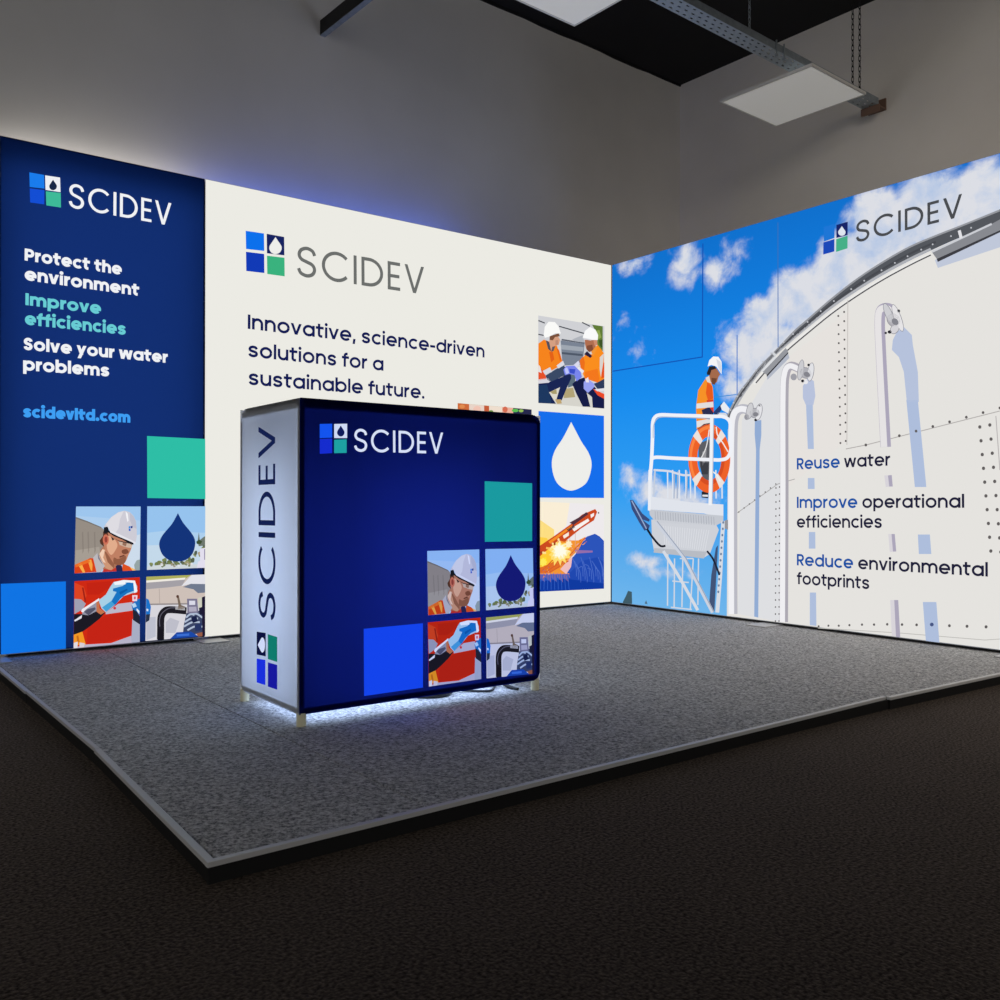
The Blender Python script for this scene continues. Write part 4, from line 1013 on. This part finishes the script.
t = Print(RIGHT, t.T)
ORN = (238, 98, 40); cxr, cyr = 640, 846
for (q0, q1, c, l_) in ((0, 360, ORN, 10),):
    n_ = 60
    out_ = [(cxr + 150 * cos(2 * pi * i / n_), cyr + 246 * sin(2 * pi * i / n_)) for i in range(n_ + 1)]
    in_ = [(cxr + 86 * cos(2 * pi * i / n_), cyr + 156 * sin(2 * pi * i / n_)) for i in range(n_ + 1)]
    for i in range(n_): t.poly([out_[i], out_[i + 1], in_[i + 1], in_[i]], c, l_)
    for i in range(n_):
        mid = lambda a, b, f_: (a[0] * (1 - f_) + b[0] * f_, a[1] * (1 - f_) + b[1] * f_)
        if 20 < i < 48: t.poly([mid(out_[i], in_[i], .12), mid(out_[i + 1], in_[i + 1], .12), mid(out_[i + 1], in_[i + 1], .4), mid(out_[i], in_[i], .4)], (250, 132, 66), 11)
        else: t.poly([mid(out_[i], in_[i], .62), mid(out_[i + 1], in_[i + 1], .62), in_[i + 1], in_[i]], (214, 78, 34), 11)
    for deg in (52, 135, 228, 312):
        a_ = [radians(deg + d_) for d_ in (-8, 8)]
        t.poly([(cxr + 152 * cos(a_[0]), cyr + 248 * sin(a_[0])), (cxr + 152 * cos(a_[1]), cyr + 248 * sin(a_[1])), (cxr + 84 * cos(a_[1]), cyr + 154 * sin(a_[1])), (cxr + 84 * cos(a_[0]), cyr + 154 * sin(a_[0]))], (236, 226, 220), 12)
t.line([(690, 620), (700, 680), (740, 740), (775, 800)], 8, (240, 240, 240), 13, True); t.line([(640, 640), (620, 760), (585, 840)], 7, (232, 232, 232), 13, True)
t.line([(655, 935), (690, 960), (720, 1010)], 9, (240, 240, 240), 13, True)
t.build('life_ring_picture', walk, 'orange life ring with white bands')

t = Print(RIGHT, t.T)
t.line([(215, 1000), (228, 860), (235, 700), (236, 600), (250, 555), (290, 535), (400, 538), (660, 545), (740, 548), (785, 580), (795, 660), (795, 780), (770, 840), (720, 856), (650, 855), (400, 845), (260, 838), (225, 856)], 25, (240, 242, 248), 14, True)
t.line([(240, 700), (242, 620), (262, 570), (300, 551), (400, 552), (650, 560)], 6, (170, 184, 206), 15, True)
t.line([(660, 540), (655, 860), (648, 1180)], 26, (240, 242, 246), 16); t.line([(672, 560), (668, 860), (662, 1170)], 6, (180, 186, 200), 17)
t.line([(800, 560), (835, 480), (845, 1000), (850, 1900)], 1, (226, 228, 232), 3)
t.build('handrail_picture', walk, 'white tubular handrail around the landing')

t = Print(RIGHT)
for l_, wd, c in (([(703, 243.5), (702.4, 357), (613, 371.2)], 1.1, (20, 84, 180)), ([(737.2, 335), (737.2, 396)], .9, (30, 110, 200)), ([(736.5, 394.5), (700, 399)], .9, (60, 140, 214))): t.line(l_, wd, c, 2)
t.build('wire_lines', sky)
t = Print(RIGHT); t.line([(778, 222.5), (778.2, 350)], .8, (60, 110, 180), 2); t.build('fabric_seam', sky)

logo(RIGHT, sky, [[(823.8, 227), (834.5, 224), (834.6, 238), (824, 241.5)], [(836.5, 225), (847.8, 221.7), (847.7, 235), (836.5, 238)],
                  [(823.5, 242.5), (834.6, 239), (834.4, 251.5), (823.3, 254.6)], [(836.3, 239.2), (847.7, 235.8), (847.6, 248.3), (836.2, 252)]],
     [(30, 118, 214), (24, 36, 104), (28, 72, 184), (70, 176, 136)], (222, 230, 240), (842, 231, 7.4, 9.6))
t = Print(RIGHT); lettering(t, 'SCIDEV', (856, 242.8), (962.6, 216.4), 20.6, (74, 76, 80), .085, 9); t.build('brand_lettering', sky)
BL, NV = (30, 82, 164), (32, 32, 58)
for lines in ([('Reuse water', (797.2, 469.5), (890.6, 465.6), 11.3, (6, NV))], [('Improve operational', (797.2, 508), (964.6, 507.8), 11.2, (8, NV)), ('efficiencies', (797.2, 527.6), (882.4, 528), 11.4, (0, NV))],
              [('Reduce environmental', (797.2, 565.3), (988.2, 576.6), 11.4, (7, NV)), ('footprints', (797.2, 584), (869.8, 589.2), 11.4, (0, NV))]):
    t = Print(RIGHT)
    for (tx, a, b, c_, sp) in lines: lettering(t, tx, a, b, c_, BL, .125, 10, split=sp)
    t.build('slogan_lettering', sky)

# ------------------------------------------------------------------ the counter
ctr = thing('promotional_counter', 'glowing dark blue lightbox counter with white end on short cream legs', 'counter', (CX + CW / 2, CY + CD / 2, PT))
NAVY_T = fabric('navy_counter_fabric', (18, 31, 113)); WHITE_T = fabric('white_counter_fabric', (236, 238, 240)); UNDER_T = fabric('plain_underside_fabric', (240, 240, 240))
X0, X1, Y0, Y1 = CX, CX + CW, CY, CY + CD


def soft_panel(name, O, U, V, w_, h_, mat, cut=.022, skip=()):
    """fabric face with its free corners pulled in a little, gridded"""
    mb = MB(); O = Vector(O); U = Vector(U); V = Vector(V)
    pts = []
    for k_, (a, b, sa, sb) in enumerate(((0, 0, 1, 1), (w_, 0, -1, 1), (w_, h_, -1, -1), (0, h_, 1, -1))):
        if k_ in skip: pts.append((a, b)); continue
        A = (a + sa * cut, b); B = (a, b + sb * cut); m_ = (a + sa * cut * .32, b + sb * cut * .32)
        pts += [B, m_, A] if k_ in (0, 2) else [A, m_, B]
    mb.face([O + U * p[0] + V * p[1] for p in pts], mat)
    return mb.build(name, ctr)


H_ = CZ1 - CZ0
soft_panel('front_graphic', (X0, Y0, CZ0), (1, 0, 0), (0, 0, 1), CW, H_, NAVY_T, cut=.03, skip=(0, 3))
soft_panel('end_graphic', (X0, Y1, CZ0), (0, -1, 0), (0, 0, 1), CD, H_, WHITE_T, cut=.045, skip=(1, 2))['label'] = 'white end face of the counter'
soft_panel('end_graphic', (X1, Y0, CZ0), (0, 1, 0), (0, 0, 1), CD, H_, WHITE_T, skip=(0, 1, 2, 3))
soft_panel('rear_graphic', (X1, Y1, CZ0), (-1, 0, 0), (0, 0, 1), CW, H_, WHITE_T, skip=(0, 1, 2, 3))
mb = MB(); mb.face([(X0, Y0, CZ0 + .002), (X0, Y1, CZ0 + .002), (X1, Y1, CZ0 + .002), (X1, Y0, CZ0 + .002)], UNDER_T); mb.build('underside_fabric', ctr)
mb = MB(); mb.box((X0 + .004, Y0 + .004, CZ1 - .012), (X1 - .03, Y1 - .048, CZ1 + .003), BLACK); mb.build('counter_top', ctr, bevel=.004)
FW = .019
for (a, b) in ((X0, Y0), (X0, Y1), (X1, Y0), (X1, Y1)):
    sx = 1 if a == X0 else -1; sy = 1 if b == Y0 else -1
    mb = MB(); mb.box((min(a + sx * .003, a + sx * FW), min(b + sy * .003, b + sy * FW), CZ0 + .024), (max(a + sx * .003, a + sx * FW), max(b + sy * .003, b + sy * FW), CZ1 - (.024 if b == Y0 else .05)), ALU)
    mb.build('corner_post', ctr)
    lx, ly = a + sx * .014, b + sy * .014
    mb = MB(); mb.tube([(lx, ly, PT + .0005), (lx, ly, PT + .004), (lx, ly, CZ0 - .002), (lx, ly, CZ0 + .004)], [.0155, .0165, .0165, .0165], LEG_WHITE, 20); mb.build('leg', ctr)
for z0, z1 in ((CZ0 + .004, CZ0 + .022), (CZ1 - .034, CZ1 - .013)):
    for b in (Y0 + .003, Y1 - FW):
        mb = MB(); mb.box((X0 + FW, b, z0), (X1 - FW, b + FW - .003, z1), ALU); mb.build('frame_rail', ctr)
    for a in (X0 + .003, X1 - FW):
        mb = MB(); mb.box((a, Y0 + FW, z0), (a + FW - .003, Y1 - FW, z1), ALU); mb.build('frame_rail', ctr)


def lamp(name, loc, rot, sx, sy, power, rgb):
    l_ = bpy.data.lights.new(name, 'AREA'); l_.shape = 'RECTANGLE'; l_.size = sx; l_.size_y = sy; l_.energy = power; l_.color = rgb
    o_ = bpy.data.objects.new(name, l_); C.objects.link(o_); o_.location = Vector(loc); o_.rotation_euler = rot
    o_.parent = ctr; o_.matrix_parent_inverse = Matrix.Translation(-ctr.location)
    return o_


LC = (.66, .78, 1.0)
MX, MY, MZ = (X0 + X1) / 2, (Y0 + Y1) / 2, (CZ0 + CZ1) / 2
lamp('counter_lamp', (MX, MY - .01, MZ), (radians(90), 0, 0), .62, .62, 1.8, LC)       # towards the front
lamp('counter_lamp', (MX, MY + .01, MZ), (radians(-90), 0, 0), .62, .62, 1.6, LC)
lamp('counter_lamp', (X0 + .20, MY, MZ), (0, radians(90), 0), .66, .20, .53, (.55, .69, 1.0))       # towards the left end
lamp('counter_lamp', (X1 - .20, MY, MZ), (0, radians(-90), 0), .66, .20, .53, (.55, .69, 1.0))
lamp('counter_lamp', (MX, MY, CZ0 + .034), (0, 0, 0), .94, .42, 3.3, (.50, .66, 1.0))    # down at the floor

blu = lambda c: (int(c[0] * .86), int(c[1] * .90), min(255, int(c[2] * 1.02)))
logo(FRONT, ctr, [[(319.6, 424), (332, 423.7), (332, 437.6), (319.6, 438.1)], [(334, 424), (347, 423.7), (347, 438.1), (334, 438.1)],
                  [(319.6, 439), (332, 438.5), (332, 453.2), (319.6, 453.8)], [(334, 439.8), (346.5, 439.3), (346.5, 452.9), (334, 453.2)]],
     [(20, 84, 238), (206, 218, 246), (22, 44, 206), (30, 160, 162)], (16, 28, 90), (340.6, 431, 7.4, 11))
t = Print(FRONT); lettering(t, 'SCIDEV', (353.8, 451.4), (443.2, 453.8), 22.6, (214, 224, 250), .082); t.build('brand_lettering', ctr, 'pale lettering SCIDEV on the blue front')
t = Print(FRONT); t.poly([(484.5, 481.2), (532, 483.3), (532, 541), (484.7, 541.8)], (26, 154, 160)); t.build('colour_tile', ctr, 'turquoise square tile')
t = Print(FRONT); t.poly([(363.6, 628.8), (422.8, 623.2), (422.8, 687.5), (364, 696)], (20, 68, 236)); t.build('colour_tile', ctr, 'bright blue square tile')
worker_tile(FRONT, C_WORK, ctr, 'sky and concrete tank behind the worker', blu); glove_tile(FRONT, C_GLOVE, ctr, blu)
drop_tile(FRONT, C_DROP, ctr, (20, 26, 116), blu); pipe_tile(FRONT, C_PIPE, ctr, blu)
cr_ = lambda x, y: (230 + x * .18, 560 + y * .18)
logo(SIDE, ctr, [[cr_(150, 547), cr_(198, 555), cr_(198, 695), cr_(150, 680)], [cr_(150, 398), cr_(200, 405), cr_(200, 535), cr_(150, 525)],
                 [cr_(212, 568), cr_(264, 583), cr_(264, 720), cr_(212, 703)], [cr_(212, 412), cr_(264, 428), cr_(264, 567), cr_(212, 550)]],
     [(26, 48, 220), (12, 18, 62), (24, 24, 158), (16, 122, 108)], (206, 216, 246), (cr_(176, 472)[0], cr_(176, 472)[1], 7.4, 15), rot=True)
t = Print(SIDE)
lettering(t, 'SCIDEV', (275.6, 621.5), (275.4, 423.5), 16.6, (20, 32, 78), .085, updir=(-1, -.0)); t.build('brand_lettering', ctr, 'dark lettering SCIDEV running up the white end')

# things under the counter
mb = MB()
ax, ay = -2.80, -1.90
mb.tube([(ax, ay, PT + .001), (ax, ay, PT + .006), (ax, ay, PT + .026), (ax, ay, PT + .032)], [.088, .095, .095, .086], BLACK, 28)
tag(mb.build('power_adapter', loc=(ax, ay, PT), smooth=False), 'flat round black power adapter on the carpet under the counter', 'adapter')
def sp3(pts, n=8):
    a = spline([(p[0], p[1]) for p in pts], n); z = spline([(p[2], 0) for p in pts], n)
    return [(a[i][0], a[i][1], z[i][0]) for i in range(len(a))]
mb = MB(); mb.tube(sp3([(-2.715, -1.905, PT + .014), (-2.67, -1.96, PT + .008), (-2.60, -2.02, PT + .007), (-2.55, -1.99, PT + .008), (-2.50, -1.93, PT + .012), (-2.455, -1.88, PT + .03), (-2.435, -1.86, CZ0 - .006)]), .005, BLACK, 8)
tag(mb.build('power_cable', smooth=True), 'black cable curving from the round adapter up into the counter', 'cable')
mb = MB(); mb.tube(sp3([(-2.50, -1.90, CZ0 - .001), (-2.492, -1.95, PT + .022), (-2.485, -2.01, PT + .008), (-2.478, -2.055, PT + .006)]), [.004] * 9 + [.008] * 10 + [.006] * 6, BLACK, 8)
tag(mb.build('cable_plug', smooth=True), 'short black cable end hanging beside the right front counter leg', 'cable')

# ------------------------------------------------------------------ overhead
def hung_panel(label, x0, x1, y0, y1, z, chains):
    c_ = room((x0 + x1) / 2, (y0 + y1) / 2, z)
    t_ = thing('hanging_light_panel', label, 'light panel', c_, 'white square panels hung from the ceiling')
    R = lambda x, y, zz: room(x, y, zz)
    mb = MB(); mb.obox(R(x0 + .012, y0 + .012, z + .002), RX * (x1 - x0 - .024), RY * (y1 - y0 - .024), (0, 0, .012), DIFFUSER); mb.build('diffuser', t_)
    for a, b, c2, d in ((x0, x1, y0, y0 + .012), (x0, x1, y1 - .012, y1), (x0, x0 + .012, y0 + .012, y1 - .012), (x1 - .012, x1, y0 + .012, y1 - .012)):
        mb = MB(); mb.obox(R(a, c2, z), RX * (b - a), RY * (d - c2), (0, 0, .018), WHITE_PAINT); mb.build('frame_edge', t_)
    for (x, y) in chains:
        mb = MB(); n_ = int((CEIL - z - .018) / .034)
        for i in range(n_):
            zc = z + .018 + (i + .5) * (CEIL - z - .018) / n_
            a = RX if i % 2 else RY
            ring = [R(x, y, zc) + a * .008 * cos(q * pi / 4) + Vector((0, 0, .023 * sin(q * pi / 4))) for q in range(9)]
            mb.tube(ring, .0026, STEEL_BLACK, 5, cap=False)
        mb.build('chain', t_)
    return t_


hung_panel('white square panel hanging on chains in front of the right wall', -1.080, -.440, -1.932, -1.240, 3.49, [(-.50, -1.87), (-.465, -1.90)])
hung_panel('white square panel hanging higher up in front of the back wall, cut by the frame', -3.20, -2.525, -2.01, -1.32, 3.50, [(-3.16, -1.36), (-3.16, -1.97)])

tray = thing('cable_tray', 'perforated galvanised cable tray running under the black ceiling to the right wall', 'cable tray', room(-2, -1.83, 3.53))
def perforated():
    m, nt, out = nodes('perforated_galvanised_steel')
    b = nt.nodes.new('ShaderNodeBsdfPrincipled'); b.inputs['Base Color'].default_value = L((165, 176, 184)); b.inputs['Metallic'].default_value = .3; b.inputs['Roughness'].default_value = .5
    nt.links.new(b.outputs[0], out.inputs[0]); return m
PERF = perforated()
TY0, TY1, TZ = -1.835, -1.722, 3.548
# tray floor: strips between the slots so that the slots are real holes
rows = [TY0 + .0, TY0 + .012, TY0 + .024, TY0 + .049, TY0 + .061, TY0 + .086, TY0 + .098, TY1]
mb = MB(); Rm = room
xa, xb = -6.5, -.10
mb_rows = [(TY0, TY0 + .014), (TY0 + .024, TY0 + .050), (TY0 + .060, TY0 + .086), (TY0 + .096, TY1)]
for (a, b) in mb_rows: mb.obox(Rm(xa, a, TZ), RX * (xb - xa), RY * (b - a), (0, 0, .002), PERF)
for r_i, (a, b) in enumerate(((TY0 + .014, TY0 + .024), (TY0 + .050, TY0 + .060), (TY0 + .086, TY0 + .096))):
    x = xa + (.03 if r_i == 1 else 0)
    while x < xb - .04:
        mb.obox(Rm(x, a, TZ), RX * .036, RY * (b - a), (0, 0, .002), PERF); x += .06
mb.build('tray_floor', tray)
for y in (TY0, TY1 - .0015):
    mb = MB(); mb.obox(Rm(xa, y, TZ + .002), RX * (xb - xa), RY * .0015, (0, 0, .045), GALV); mb.build('tray_side', tray)
for x in (-1.32, -1.24):
    mb = MB(); a = Rm(x, TY0 - .004, TZ - .04)
    mb.tube([a, a + Vector((0, 0, .10))], .005, GALV, 8); mb.tube([a + Vector((0, 0, -.004)), a + Vector((0, 0, .012))], .011, GALV, 6); mb.build('hook_bolt', tray)
mb = MB(); n_ = 26; zb = TZ + .045
for i in range(n_):
    zc = zb + (i + .5) * (CEIL - zb) / n_; ax_ = RX if i % 2 else RY
    mb.tube([Rm(-1.56, TY0 + .02, zc) + ax_ * .007 * cos(q * pi / 4) + Vector((0, 0, .021 * sin(q * pi / 4))) for q in range(9)], .0026, GALV, 5, cap=False)
mb.build('chain', tray)
mb = MB(); mb.obox(Rm(-.10, TY0 - .004, TZ - .012), RX * .10, RY * .13, (0, 0, .012), TIMBER); mb.obox(Rm(-.012, TY0 - .004, TZ), RX * .012, RY * .13, (0, 0, .07), TIMBER)
mb.obox(Rm(-.115, TY0 - .012, TZ - .05), RX * .014, RY * .135, (0, 0, .05), TIMBER)
mb.build('wall_bracket', tray)

bx = (Vector((-2.1911, .3005, 0)) - RC).dot(RX)
mb = MB(); Z0, Z1 = 3.672, 3.762
mb.obox(room(bx, -4.2, Z0), RX * .012, RY * 4.2, (0, 0, Z1 - Z0), STEEL_BLACK)
mb.obox(room(bx, -4.2, Z0 - .004), RX * .035, RY * 4.2, (0, 0, .004), GALV)
tag(mb.build('steel_purlin'), 'slim black steel purlin meeting the back wall high above the navy lightbox', 'beam')
